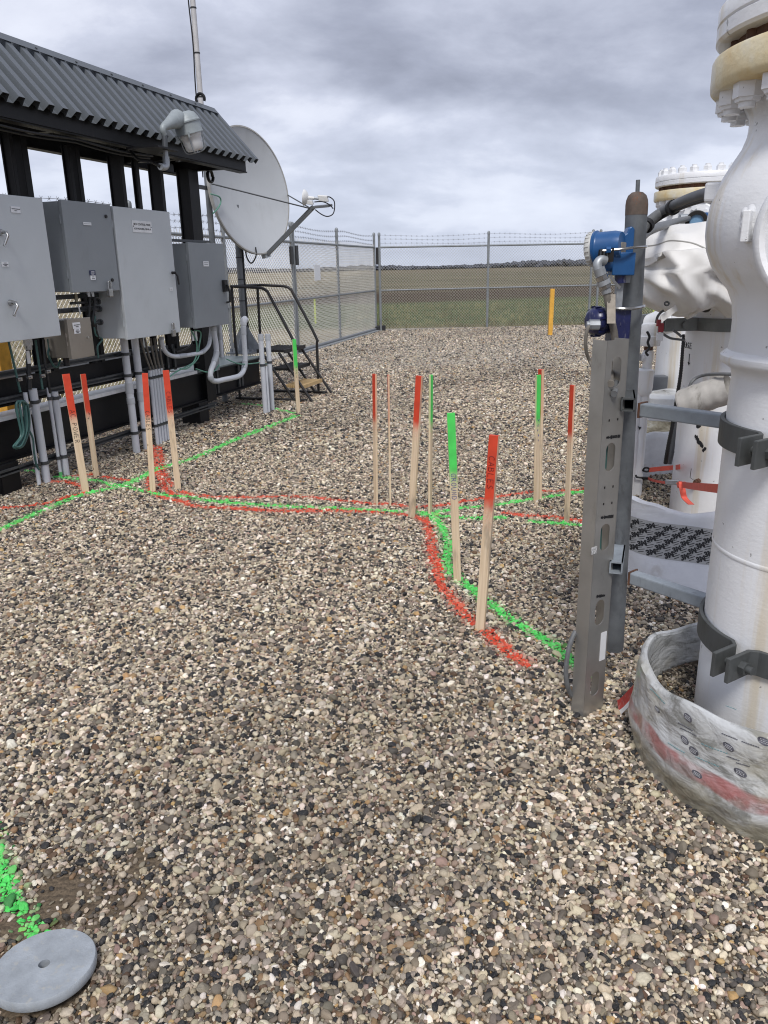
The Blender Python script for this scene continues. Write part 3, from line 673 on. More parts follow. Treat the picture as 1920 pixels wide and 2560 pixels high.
# yellow timber posts and lime markers
b0 = G(1375, 838); t0 = at(1381, 722, b0.y)
m = MB(); ax = (t0 - b0); m.obox(b0 + ax / 2, (RT * .045), Vector((0, .045, 0)), ax / 2)
o = m.build('wooden_post', M['yellowpost'], None, b0, bev=.006); tag(o, 'yellow painted square wooden post standing in the gravel before the far fence', 'post')
bb = FC - FD * 14.6 + FN * .9; bb = TP(14, 1000, -5.3); bb.z = 0
m = MB(); m.obox(bb + Z * .7, ES * .07, EN * .07, Z * .7); o = m.build('wooden_post', M['yellowpost'], None, bb, bev=.006)
tag(o, 'yellow painted wooden post behind the leftmost cabinet of the rack', 'post')
q = at(1650, 850, 7.6); q.z = 0
m = MB(); m.obox(q + Z * .42, RT * .022, Vector((0, .022, 0)), Z * .45); o = m.build('wooden_post', M['yellowpost'], None, q, bev=.004)
tag(o, 'thin yellow stake between the two white pipes behind the grey post', 'post')
for x, y0, y1, Yd, lab in ((789, 808, 742, 24, 'lime yellow marker post in the field behind the gate sign'), (1632, 802, 752, 26, 'lime yellow marker post beyond the fence right of the grey post')):
    b0 = at(x, y0, Yd); b0.z = -.05; t0 = at(x, y1, Yd); m = MB(); m.obox((b0 + Vector((b0.x, b0.y, t0.z))) / 2, (.028, 0, 0), (0, .02, 0), (0, 0, (t0.z - b0.z) / 2))
    tag(m.build('marker_post', M['lime'], None, b0, bev=.01), lab, 'marker')

# ------------------------------------------------------------------ equipment rack (gable roof on a single line of posts)
TF = -4.0                                                     # plane of the cabinet doors
rack = thing('equipment_rack', 'black steel equipment rack with a ribbed grey metal roof carrying grey cabinets', 'rack', P(6, -4.3, 0))
SL, SR = 2.6, 7.58
# roof: two ribbed slopes, ridge cap
RZ, RTt, EZ, ETf, ETb = 2.985, -4.23, 2.515, -3.80, -4.66
def rib_sheet(t_e, z_e):
    sl = (P(0, RTt, RZ) - P(0, t_e, z_e)); slope = sl.length; u = sl.normalized(); nrm = u.cross(ES) if u.cross(ES).z > 0 else ES.cross(u)
    prof = []; s = SL; pit = .133
    while s < SR - .02:
        prof += [(s, 0), (s + pit * .40, 0), (s + pit * .49, .055), (s + pit * .90, .055)]; s += pit
    prof.append((s, 0)); vs, fs = [], []
    for k in (0, 1):
        for th in (0, -.0025):
            vs += [P(0, t_e, z_e) + ES * a + u * (slope * k) + nrm * (b + th) for a, b in prof]
    n = len(prof)
    for i in range(n - 1):
        fs += [(i, i + 1, 2 * n + i + 1, 2 * n + i), (n + i + 1, n + i, 3 * n + i, 3 * n + i + 1), (i + 1, i, n + i, n + i + 1), (2 * n + i, 2 * n + i + 1, 3 * n + i + 1, 3 * n + i)]
    fs += [(0, 2 * n, 3 * n, n), (n - 1, 2 * n - 1, 4 * n - 1, 3 * n - 1)]
    return vs, fs, u, nrm, slope
m = MB(); vs, fs, uf, nf, slf = rib_sheet(ETf, EZ); m.add(vs, fs)
vs, fs, ub, nb, slb = rib_sheet(ETb, EZ); m.add(vs, fs)
roof = m.build('roof', M['roof'], rack)
m = MB(); rp = lambda a, b, s: P(s, RTt, RZ) - a + b
for u_, n_ in ((uf, nf), (ub, nb)):
    a0 = P(0, RTt, RZ) + n_ * .061 - u_ * .060; a1 = P(0, RTt, RZ) + n_ * .061 + u_ * .012
    m.prism([a0 + ES * SL, a1 + ES * SL, a1 + n_ * .003 + ES * SL, a0 + n_ * .003 + ES * SL], ES * (SR + .03 - SL))
m.build('ridge_cap', M['roof'], roof)
for s in np.arange(3.0, 7.5, .42):
    c = P(s, RTt, RZ) + nf * .064 - uf * .032; MB().cyl(c, c + nf * .006, .009, n=6).build('screw', M['strut'], roof)
for u_, n_ in ((uf, nf),):
    m = MB(); a = [P(7.42, RTt, RZ + .055) + EN * (.045 * math.cos(t)) + Z * (.05 + .045 * math.sin(t)) for t in np.linspace(-.5, 3.65, 14)]
    m.tube(a, .014, 8).build('lifting_eye', M['black'], roof)
m = MB()                                                      # eave beams (channels) and end beams
for te, sg in ((-3.85, -1), (-4.61, 1)):
    m.sbox(SL, 7.52, te - .006, te + .006, 2.435, 2.545); m.sbox(SL, 7.565, min(te + sg * .006, te + sg * .09), max(te + sg * .006, te + sg * .09), 2.425, 2.437); m.sbox(SL, 7.52, min(te + sg * .006, te + sg * .07), max(te + sg * .006, te + sg * .07), 2.537, 2.547)
m.build('eave_beam', M['black'], rack)
for s in (3.2, 4.9, 6.5, 7.3): MB().sbox(s, s + .06, -4.52, -3.945, 2.44, 2.53).build('cross_beam', M['black'], rack)
for s in (3.25, 4.95, 6.55, 7.35):                            # rafters under the sheets
    m = MB()
    for te in (-3.9, -4.56): m.obox((P(s, te, 2.53) + P(s, RTt, 2.92)) / 2, ES * .025, (P(s, RTt, 2.92) - P(s, te, 2.53)) / 2, (uf if te > -4.2 else ub).cross(ES).normalized() * .03)
    m.build('rafter', M['black'], rack)
# posts
def channel(s0, s1, t0, t1, z0, z1, lip=.012):
    m = MB(); m.sbox(s0, s1, t1 - lip, t1, z0, z1).sbox(s0 + lip, s1 - lip * .2, t0, t1 - lip, z0, z1).sbox(s0, s1, t0 - lip, t0, z0, z1); return m
for s0, s1, dp in ((4.2, 4.26, .13), (4.82, 4.85, .07), (4.925, 4.985, .09), (5.42, 5.45, .05), (5.505, 5.55, .09), (6.055, 6.105, .11), (6.275, 6.32, .03), (6.64, 6.69, .11)):
    channel(s0, s1, -4.26 - dp, -4.255, .80, 2.44).build('post', M['black'], rack, bev=.002)
channel(7.13, 7.31, -4.38, -4.26, .20, 2.44, .016).build('post', M['black'], rack, bev=.002)
# beams: upper channel, skid beam with pale galvanised deck on top, piles
m = MB(); m.sbox(SL, 7.06, -4.315, -4.305, .62, .80).sbox(SL, 7.06, -4.40, -4.316, .79, .80).sbox(SL, 7.06, -4.40, -4.316, .62, .63).sbox(SL, 7.06, -4.305, -4.28, .612, .626); m.build('beam', M['black'], rack)
m = MB(); m.sbox(SL, 8.46, -4.34, -4.325, .236, .50).sbox(SL, 8.46, -4.325, -4.27, .222, .236).sbox(SL, 8.46, -4.48, -4.34, .222, .236).sbox(SL, 8.46, -4.325, -4.28, .50, .513).sbox(SL, 8.46, -4.48, -4.34, .50, .513)
m.sbox(8.44, 8.46, -5.0, -4.342, .236, .50); m.build('skid_beam', M['black'], rack)
m = MB(); m.sbox(SL, 7.0, -4.46, -4.278, .515, .545); m.build('deck_edge', M['galvwhite'], rack)
m = MB(); m.sbox(7.06, 8.5, -4.95, -4.30, .515, .53); m.build('deck_plate', pm('green_grey_galvanized_plate', (.33, .38, .36), .45, .35, .15, 8), rack)
for s in (4.33, 7.02):
    MB().sbox(s - .09, s + .09, -4.46, -4.25, -.1, .222).build('pile', M['black'], rack, bev=.004)
for z, s1 in ((.845, 6.3), (.665, 6.35), (.165, 7.25)):        # slotted strut rails on the front
    m = MB(); m.sbox(SL, s1, -4.262, -4.252, z - .02, z + .02).sbox(SL, s1, -4.252, -4.225, z + .016, z + .02).sbox(SL, s1, -4.252, -4.225, z - .02, z - .016).sbox(SL, s1, -4.229, -4.225, z + .008, z + .016).sbox(SL, s1, -4.229, -4.225, z - .016, z - .008)
    m.build('strut_rail', M['strut'], rack)
for s in (7.35, 7.42, 7.9, 7.97):
    MB().sbox(s, s + .035, -4.322, -4.30, .25, .50).build('strut_bracket', M['strut'], rack)
for s in (6.28, 6.5, 6.62):
    MB().sbox(s, s + .03, -4.303, -4.285, .60, .84).build('strut_bracket', M['strut'], rack)
for z in (1.32, 1.22):
    MB().sbox(4.6, 5.5, -4.25, -4.2, z, z + .035).build('strut_rail', M['strut'], rack)
# thin cables running along under the eave
for zz1, t_ in ((2.41, -3.90), (2.395, -3.93)):
    a = [P(s, t_, zz1 - .02 * abs(math.sin(s * 3.1))) for s in np.arange(2.7, 6.1, .1)]
    tag(MB().tube(a, .009, 6).build('cable', M['blackcable'], None, a[0]), 'black cable clipped under the front eave, %s one' % ('upper' if zz1 > 2.4 else 'lower'), 'cable', 'cables on the rack')

# ------------------------------------------------------------------ cabinets
def rectq(c0, c1, c2, c3): return [c0, c1, c2, c3]
def plate(parent, name, mat, x0, y0, x1, y1, t=TF + .034, th=.003, lines=None, linemat='ink'):
    """thin plate on the door, from its photo corners (top-left, bottom-right) dropped on the door plane"""
    s0, _, z0 = ST(TP(x0, y0, t)); s1, _, z1 = ST(TP(x1, y1, t)); zc, hh = (z0 + z1) / 2, None
    zm = ST(TP((x0 + x1) / 2, y0 + (y1 - y0) * .0, t))[2]
    m = MB(); m.sbox(s0, s1, t, t + th, min(z0, z1), max(z0, z1)); o = m.build(name, mat, parent)
    if lines:
        z_t, z_b = max(z0, z1), min(z0, z1); H_ = z_t - z_b; wd = s1 - s0
        for k, (fr, ww) in enumerate(lines):
            mm = MB(); cz = z_t - H_ * fr; n_ = max(3, int(ww * 9)); x = s0 + wd * (.5 - ww / 2)
            rr = random.Random(k + int(x0))
            while x < s0 + wd * (.5 + ww / 2):
                w_ = wd * rr.uniform(.05, .12); mm.sbox(x, min(x + w_, s0 + wd * .96), t + th, t + th + .0012, cz - H_ * .055, cz + H_ * .055); x += w_ + wd * .025
            mm.build('print', M[linemat], o)
    return o
def cabinet(name, label, s0, s1, z0, z1, dep, mat, tf=TF):
    c = thing(name, label, 'cabinet', P((s0 + s1) / 2, tf - dep / 2, z0), 'cabinets on the rack')
    MB().sbox(s0 + .008, s1 - .008, tf - dep, tf, z0 + .008, z1 - .008).build('body', mat, c, bev=.004)
    m = MB(); m.sbox(s0, s1, tf + .006, tf + .032, z0, z1); m.sbox(s0 + .02, s1 - .02, tf, tf + .006, z0 + .02, z1 - .02)
    d = m.build('door', mat, c, bev=.005)
    m = MB(); m.sbox(s0 + .012, s1 - .012, tf + .0005, tf + .0055, z0 + .012, z1 - .012); m.build('gasket', M['ink'], c)
    for z in (z0 + .13, z1 - .13):
        MB().cyl(P(s0 - .002, tf + .008, z - .03), P(s0 - .002, tf + .008, z + .03), .006, n=8).build('hinge', mat, c)
    return c, d
def lever(parent, x, y, x2, y2, mat='steel'):
    p0 = TP(x, y, TF + .034); m = MB(); m.cyl(p0, p0 + EN * .022, .021, .017, n=16); m.cyl(p0 + EN * .02, p0 + EN * .05, .010, n=10)
    q = TP(x2, y2, TF + .085); m.tube([p0 + EN * .045, p0 + EN * .05 + (q - p0) * .25, q - EN * .01, q], [.009, .009, .008, .009], 8); return m.build('handle', M[mat], parent)
C1, d1 = cabinet('electrical_cabinet', 'tall pale grey cabinet at the left edge with two chrome lever handles', 4.0, 4.72, 1.085, 2.0, .26, M['lightgrey'])
plate(d1, 'nameplate', M['whiteplate'], 25.5, 515, 51, 533, lines=[(.4, .85), (.68, .3)]); plate(d1, 'nameplate', M['whiteplate'], 3, 654.5, 21.5, 666.5, lines=[(.25, .4), (.55, .75), (.78, .35)])
lever(d1, 1, 581, 13.5, 615); lever(d1, 25.5, 757, 37, 789)
for s in (4.35,): MB().sbox(4.02, 4.70, -4.2, -4.02, 2.0 - .008, 2.006).build('top_lip', M['ink'], C1)
C2, d2 = cabinet('electrical_cabinet', 'mid grey cabinet between two pale ones, small blue sticker and padlock hasp', 4.905, 5.46, 1.372, 2.005, .26, M['midgrey'])
plate(d2, 'nameplate', M['whiteplate'], 207.5, 555, 228, 563.5, lines=[(.5, .9)], linemat='midgrey')
plate(d2, 'warning_sticker', M['navy'], 222.5, 676, 238.5, 688, lines=[(.3, .5), (.55, .6), (.78, .4)], linemat='whiteplate'); plate(d2, 'warning_sticker', M['whiteplate'], 225.5, 689, 239, 699.5, lines=[(.3, .4), (.7, .6)])
for x, y in ((264, 541), (280, 700)):
    p0 = TP(x, y, TF + .033); MB().cyl(p0, p0 + EN * .008, .013, n=16).build('lock', M['ink'], d2)
p0 = TP(273, 711, TF + .034); m = MB(); m.obox(p0 + EN * .006, ES * .013, EN * .008, Z * .02); m.build('hasp', M['steel'], d2)
C3, d3 = cabinet('electrical_cabinet', 'large pale grey cabinet with an engraved two line nameplate, three conduits below', 5.49, 6.275, .985, 1.998, .26, M['lightgrey'])
# engraved nameplate with its two lines of writing
s0, _, zt = ST(TP(330, 557, TF + .034)); s1, _, zb = ST(TP(379.5, 573.5, TF + .034))
m = MB(); cz = 1.861; m.sbox(s0, s1, TF + .033, TF + .036, cz - .045, cz + .045); npl = m.build('nameplate', M['galvwhite'], d3)
for txt, dz, size in (('MOV CONTROL PANEL', .016, .0225), ('HCP-WCH-HDL-150-WL-H', -.018, .0200)):
    vs, fs = text_geo(txt, size, .0006); m = MB(); m.add([P((s0 + s1) / 2 + a, TF + .0367, cz + dz + b) for a, b in vs], fs); m.build('engraving', M['ink'], npl, fixn=False)
for a in (s0 + .012, s1 - .012): MB().cyl(P(a, TF + .036, cz), P(a, TF + .0385, cz), .005, n=8).build('screw', M['strut'], npl)
p0 = TP(430, 682, TF + .033); m = MB(); m.cyl(p0, p0 + EN * .03, .012, n=10); m.tube([p0 + EN * .03, p0 + EN * .04 + ES * .02 - Z * .03, p0 + EN * .04 + ES * .03 - Z * .10], .008, 8); m.build('handle', M['ink'], d3)
plate(d3, 'warning_sticker', M['whiteplate'], 423.5, 719, 432, 726.5, lines=[(.5, .6)])
p0 = TP(431, 815, TF + .034); MB().obox(p0 + EN * .006, ES * .014, EN * .008, Z * .025).build('hasp', M['steel'], d3)
C4, d4 = cabinet('electrical_cabinet', 'mid grey cabinet at the far right end of the rack with a black lever handle', 6.53, 7.175, .995, 1.757, .24, M['midgrey'])
plate(d4, 'nameplate', M['whiteplate'], 507.5, 653, 522, 666, lines=[(.3, .8), (.65, .7)], linemat='midgrey')
p0 = TP(559, 712, TF + .033); m = MB(); m.obox(p0 + EN * .015 - Z * .01, ES * .03, EN * .015, Z * .055); m.tube([p0 + EN * .04, p0 + EN * .055 + ES * .02 - Z * .08, p0 + EN * .045 + ES * .02 - Z * .16, p0 + EN * .01 + ES * .01 - Z * .17], .011, 8); m.build('handle', M['ink'], d4)
m = MB(); m.sbox(6.5, 7.2, -4.2, -4.12, 1.77, 1.79); m.build('drip_rail', M['strut'], C4)
C5, d5 = cabinet('junction_box', 'small stainless steel box hung low under the mid grey cabinet', 4.80, 5.06, .905, 1.192, .2, M['stainless'])
C5['category'] = 'box'
plate(d5, 'nameplate', M['whiteplate'], 180.5, 807, 201, 820.5, lines=[(.4, .7), (.68, .3)]); plate(d5, 'warning_sticker', M['whiteplate'], 184.5, 822, 201, 833, lines=[(.3, .4), (.55, .6), (.8, .4)])
p0 = TP(219.5, 843, TF + .033); MB().cyl(p0, p0 + EN * .006, .009, n=10).build('lock', M['steel'], d5)
# padlocks hang from two of the hasps
def padlock(x, y, label):
    p = TP(x, y, TF + .055); o = thing('padlock', label, 'padlock', p, 'padlocks')
    a = [p + ES * (.014 * math.cos(t)) + Z * (.012 + .03 * math.sin(t)) if True else p for t in np.linspace(0, math.pi, 9)]
    MB().tube([p + ES * .014 - Z * .02] + a + [p - ES * .014 - Z * .02], .004, 6).build('shackle', M['steel'], o)
    MB().obox(p - Z * .047, ES * .022, EN * .011, Z * .03).build('lock_body', M['steel'], o, bev=.004); return o
padlock(274, 716, 'silver padlock hanging at the lower corner of the mid grey cabinet with the blue sticker'); padlock(433, 819, 'silver padlock hanging at the lower corner of the large pale cabinet')

# ------------------------------------------------------------------ conduits and cables of the rack
def clampband(root, p, r):
    m = MB(); m.cyl(p - Z * .012, p + Z * .012, r + .005, n=20); m.obox(p + EN * (r * .2) + ES * (r + .012), ES * .012, EN * .008, Z * .012); m.build('clamp', M['strut'], root)
def conduit(s, z1, r, label, group, zcl=(), coll=(), t=-4.185, tint='pvc', z0=-.05):
    b = P(s, t, 0); o = thing('conduit', label, 'conduit', b, group)
    m = MB(); m.cyl(P(s, t, z0), P(s, t, z1), r, n=20); m.build('pipe', M[tint], o)
    for z in zcl: clampband(o, P(s, t, z), r)
    for z0_, z1_ in coll: MB().cyl(P(s, t, z0_), P(s, t, z1_), r * 1.13, n=20).build('collar', M['pvcd'], o)
    return o
gl = 'grey conduits rising from the gravel under the rack'
conduit(4.52, .70, .0150, 'thin grey conduit, leftmost under the tall pale cabinet', gl, (.165, .60))
conduit(4.60, .715, .0290, 'thick grey conduit topped by a ribbed black hose, left of the AC power stake', gl, (.165, .62))
conduit(4.755, .70, .0125, 'thin grey conduit with green paint at its foot', gl, (.165, .62))
conduit(4.815, .66, .0270, 'thick grey conduit just right of the thin one with green paint at its foot', gl, (.165, .615))
m = MB(); m.cyl(P(4.755, -4.185, 0), P(4.755, -4.185, .055), .0132, n=16); m.build('paint_overspray', pm('green_overspray', (.12, .5, .16), .6), bpy.data.objects['conduit.002'])
conduit(5.73, .985, .0315, 'thick grey conduit with two couplings running straight up into the large pale cabinet', gl, (.165, .665, .845), ((.42, .47), (.51, .60)))
conduit(5.885, .985, .0315, 'thick grey conduit behind the CABLES stake running up into the large pale cabinet', gl, (.165, .665), ((.42, .50),))
for k in range(5):
    conduit(6.055 + .0435 * k, .665, .0168, '%s thin grey conduit in the row of five by the CABLES stakes' % ('nearest', 'second nearest', 'middle', 'fourth', 'farthest')[k], 'row of five thin conduits', (.165, .60))
cg = 'cables on the rack'
def cable(pts, r, mat, label, t=-4.17, k=6, n=8, name='cable', sp=False, cat='cable', group=cg):
    q = smooth([TP(x, y, t) if len(p_) == 2 else p_ for p_ in pts for x, y in [p_[:2]]], k)
    return tag(MB().tube(q, r, n).build(name, M[mat], None, q[-1]), label, cat, group)
c5z = lambda L: [(x * .1808, 840 + y * .1808) for x, y in L]
cable(c5z([(120, 80), (180, 330), (250, 640), (282, 775)]), .0085, 'teal', 'teal cable dropping into the leftmost thin conduit')
cable(c5z([(490, 60), (540, 400), (588, 735)]), .0085, 'teal', 'teal cable dropping into the thin conduit with the green foot')
cable(c5z([(600, 50), (625, 340), (655, 560), (695, 790)]), .010, 'blackcable', 'black cable dropping into the second thick conduit')
cable(c5z([(660, 40), (680, 160), (665, 250), (740, 410), (800, 420), (832, 330)]), .0085, 'teal', 'teal cable looping under the small stainless box')
hz = smooth([TP(x, y, -4.17) for x, y in c5z([(390, 70), (392, 350), (405, 740)])], 14)
root = thing('flexible_hose', 'ribbed black hose with silver gland from the tall pale cabinet into a thick conduit', 'hose', hz[-1], cg)
MB().tube(hz, [.017 + .0022 * (i % 2) for i in range(len(hz))], 10).build('hose', M['blackcable'], root)
p = TP(70, 858, -4.17); MB().cyl(p + Z * .03, p - Z * .015, .034, n=8).cyl(p - Z * .015, p - Z * .045, .027, n=16).build('gland', M['steel'], root)
a = TP(71, 893, -4.148); MB().obox(a, ES * .014, EN * .004, Z * .045).build('tag', M['galvwhite'], root)
for i, (x, y) in enumerate(c5z([(270, 600), (410, 570), (590, 550), (665, 490)])):
    p = TP(x, y, -4.15); m = MB(); m.obox(p, ES * .02, EN * .008, Z * .012); m.cyl(p + EN * .008, p + EN * .02, .008, n=6)
    tag(m.build('cable_clamp', M['steel'], None, p), 'small bright clamp on the upper strut rail holding the %s' % ('leftmost teal cable', 'ribbed black hose', 'second teal cable', 'thin black cable')[i], 'clamp', 'cable clamps on the strut rail')
q = []
for k in range(4):                                            # hanging coil of ground cable
    w_ = .02 * k
    q += [TP(x * .1808 + 6 * math.sin(k * 2.1), 840 + y * .1808, -4.15 + .012 * k) for x, y in ((300, 900), (220 + 18 * k, 960), (262 + 15 * k, 1180), (320, 1420 - 20 * k), (215, 1550 - 10 * k), (300, 1500), (375, 1250), (350, 960))]
tag(MB().tube(smooth(q, 5), .0085, 8).build('coiled_cable', M['teal'], None, q[0]), 'coil of teal ground cable hanging from the strut rail by the leftmost conduit', 'cable', cg)
cable(c5z([(385, 940), (390, 1250), (455, 1420), (470, 1600), (500, 1770), (540, 1850)]), .0075, 'teal', 'teal cable running down behind the thick conduit to the gravel')
for k, (xa, xb) in enumerate(((352, 377), (362, 385), (376, 392), (386, 400), (397, 408))):
    cable([(xa, 846), (xa + (xb - xa) * .4, 885), (xb, 926)], .0095, 'browncable', 'brown sheathed cable from the large pale cabinet into the row of five, %s' % ('nearest', 'second', 'middle', 'fourth', 'farthest')[k], -4.18)
def pvcrun(pix, r, label, t, cuffs=(), mat='pvc', name='bent_conduit'):
    q = smooth([TP(x, y, t) for x, y in pix], 7); o = thing(name, label, 'conduit', q[-1], 'bent grey conduits at the end of the rack')
    MB().tube(q, r, 16).build('pipe', M[mat], o)
    for f0, f1 in cuffs:
        i0, i1 = int(f0 * (len(q) - 1)), int(f1 * (len(q) - 1)); MB().tube(q[i0:i1 + 1], r * 1.14, 16).build('collar', M['pvcd'], o)
    return o, q
pvcrun([(404, 842), (405, 858), (413, 878), (425, 888), (440, 891), (461, 889), (481, 886), (502, 882), (515, 873), (523, 860), (527, 835), (528, 812)], .0195, 'grey conduit looping sideways from the large pale cabinet to the far mid grey one', -4.10, ((.0, .06), (.40, .47), (.66, .7)))
o, q = pvcrun([(533, 815), (536, 838), (540, 860), (541, 885), (535, 905), (528, 925), (526, 940), (530, 950), (542, 953), (560, 949), (580, 945), (597, 940), (607, 930), (612, 914), (613, 893), (611, 860), (609, 829), (609, 812)], .0265, 'thick grey conduit bending down from the far cabinet and up to a hooded end', -4.06, ((.0, .04), (.16, .24), (.36, .40), (.74, .80), (.93, .98)))
p = q[-1]; m = MB(); m.tube([p - Z * .005, p + Z * .02, p + Z * .045 + ES * .008, p + Z * .055 + ES * .035, p + Z * .04 + ES * .062], [.033, .035, .037, .036, .030], 16); m.build('hood', M['pvc'], o)
o, q = pvcrun([(549, 812), (551, 850), (555, 893)], .021, 'short grey conduit stub behind the thick bent one', -4.16, ((.3, .5),))
m = MB(); m.sbox(7.33, 7.42, -4.30, -4.26, .50, .86); tag(m.build('strut_post', M['galv'], None, P(7.37, -4.28, .5)), 'short galvanized bracket behind the bent conduits', 'bracket')
for k, pts in enumerate(([(478, 826), (490, 850), (492, 880), (484, 905), (465, 917), (440, 930), (420, 945)], [(486, 826), (502, 832), (497, 870), (495, 895), (470, 920), (450, 922)], [(490, 922), (515, 930), (535, 928), (548, 912)], [(567, 898), (600, 910), (640, 908), (655, 905), (676, 917)])):
    cable(pts, .0065, 'greenwire', 'thin green ground wire %s' % ('dropping from the far cabinet, left of two', 'dropping from the far cabinet, right of two', 'sagging behind the thick bent conduit', 'crossing the pale deck plate below the dish pole')[k], -4.09 if k < 3 else -4.05)
for k, x in enumerate((482, 490)):
    p = TP(x, 840, -4.10); m = MB(); m.obox(p, ES * .016, EN * .004, Z * .045); tag(m.build('cable_tag', M['galvwhite'], None, p), 'pale printed tag on a cable under the far cabinet, %s' % ('left', 'right')[k], 'tag', 'cable tags')
cable([(482, 848), (478, 862), (462, 874), (440, 880)], .009, 'blackcable', 'black cable curving left under the far cabinet', -4.13)
# clutter between the cabinets
for k, (pts, r, mt_, lab) in enumerate((([(222, 733), (224, 760), (222, 800), (226, 830)], .011, 'blackcable', 'black cable dropping from the mid grey cabinet, left of the pair'), ([(234, 733), (236, 760), (232, 800), (238, 820), (246, 845)], .011, 'blackcable', 'black cable dropping from the mid grey cabinet, right of the pair'),
    ([(238, 790), (236, 815), (240, 838), (256, 848), (244, 866), (246, 895)], .007, 'teal', 'teal cable hanging between the stainless box and the large pale cabinet'))):
    cable(pts, r, mt_, lab, -4.12)
for k, y in enumerate((754, 773, 806)):
    p = TP(240 + 3 * k, y, -4.15); m = MB(); m.cyl(p - ES * .05, p + ES * .03, .013, n=12).cyl(p + ES * .012, p + ES * .032, .024, n=14); m.cyl(p - ES * .30 if k < 2 else p - ES * .08, p - ES * .05, .011, n=10)
    tag(m.build('side_fitting', M['strut'], None, p), 'dark threaded fitting on the left side of the large pale cabinet, %s' % ('top', 'middle', 'bottom')[k] + ' of three', 'fitting', 'side fittings')
for k, (x, lab) in enumerate(((221, 'left'), (231, 'right'))):
    p = TP(x, 735, -4.12); tag(MB().cyl(p + Z * .02, p - Z * .02, .013, n=8).build('cable_gland', M['steel'], None, p), 'silver cable gland under the mid grey cabinet, %s one' % lab, 'gland', 'cable glands')
p = TP(190, 745, -4.12); tag(MB().cyl(p + Z * .03, p - Z * .03, .014, n=8).build('cable_gland', pm('brass_gland', (.28, .25, .18), .4, .7), None, p), 'brownish cable gland above the stainless box', 'gland', 'cable glands')
p = TP(166, 905, -4.1); m = MB(); m.cyl(p + Z * .03, p - Z * .03, .024, n=12); tag(m.build('cable_gland', M['blackcable'], None, p), 'black fitting under the small stainless box', 'gland', 'cable glands')
p0 = TP(195, 760, -4.08); p1 = TP(201, 786, -4.08); tag(MB().cyl(p0, p1, .006, n=8).build('lever_arm', M['galvwhite'], None, p0), 'thin pale lever above the stainless box', 'lever')

# ------------------------------------------------------------------ standing conduits by the stairs
def standing(x0, y0, y1, r, label, cap=True):
    b = G(x0, y0); lo, hi = 0, 3
    for _ in range(50):
        mid_ = (lo + hi) / 2
        if proj(b + Z * mid_)[1] > y1: lo = mid_
        else: hi = mid_
    o = thing('conduit', label, 'conduit', b, 'standing conduits beside the stairs')
    MB().cyl(b - Z * .05, b + Z * lo, r, n=20).build('pipe', M['pvc'], o)
    if cap: MB().cyl(b + Z * (lo - .05), b + Z * (lo + .012), r * 1.15, n=20).build('cap', M['pvcd'], o)
    return o, b, lo
o, b, h_ = standing(664, 1031, 838, .027, 'capped grey conduit standing free beside the stairs, left of the pair'); clampband(o, b + Z * .52, .027)
o, b, h_ = standing(681, 1024, 838, .027, 'capped grey conduit standing free beside the stairs, right of the pair'); clampband(o, b + Z * .53, .027)
standing(673, 1030, 916, .012, 'thin grey pipe between the two capped standing conduits', False)

# ------------------------------------------------------------------ stairs
S1, S2 = 8.47, 9.13
stair = thing('steel_stair', 'small black steel stair with pipe handrails at the end of the rack', 'stairs', P(8.8, -4.1, 0))
cz = lambda L: [(380 + .28933 * x, 460 + .28933 * y) for x, y in L]
def railpts(L, s): return [SP(x, y, s) for x, y in L]
ra = railpts(cz([(738, 1400), (708, 892)]), S1); rb = railpts(cz([(708, 892), (830, 893), (960, 903)]), S1); rc = railpts(cz([(960, 903), (1000, 915), (1035, 950), (1240, 1390)]), S1)
foot1 = SP(744, 1004, S1); foot2 = SP(797, 983, S2)
k = rc[-1]; e1 = Vector((foot1.x, foot1.y, 0)); 
hr = [ra[0], ra[1]] + rb[1:] + smooth(rc, 4)[1:]
knee = P(S1, ST(foot1)[1], max(.5, k.z - .05))
far_px = cz([(938, 1370), (910, 872), (1040, 878), (1150, 885), (1195, 908), (1225, 955), (1415, 1320), (1425, 1400), (1440, 1805)])
fr = railpts(far_px, S2)
# take the shape of the clearly visible far rail for both sides
prof = [ST(p)[1:] for p in fr]; zb = min(p[1] for p in prof); prof = [(t, z if i < len(prof) - 1 else 0) for i, (t, z) in enumerate(prof)]
for s in (S1, S2):
    pts = [P(s, t, z) for t, z in prof]; path = [pts[0]] + smooth(pts[1:], 5)
    MB().tube(path, .017, 10).build('handrail', M['blackrail'], stair)
t_top, t_foot = prof[0][0], prof[-1][0]
trd = [SP(704, 868, 8.8), SP(727, 913, 8.8), SP(759, 955, 8.8)]
tr = [ST(p)[1:] for p in trd]
for i, (t, z) in enumerate(tr):
    w = .17 if i == 0 else .11; m = MB()
    for j in range(9):
        a = t - w + (2 * w) * j / 8; m.sbox(S1 + .03, S2 - .03, a - .006, a + .006, z - .028, z)
    m.sbox(S1 + .02, S2 - .02, t + w - .004, t + w + .012, z - .04, z + .003).sbox(S1 + .02, S2 - .02, t - w - .012, t - w + .004, z - .04, z + .003)
    for j in range(5): a = S1 + .06 + (S2 - S1 - .12) * j / 4; m.sbox(a - .005, a + .005, t - w, t + w, z - .03, z - .012)
    m.build('tread', M['tread'] if i < 2 else M['wood_tread'], stair)
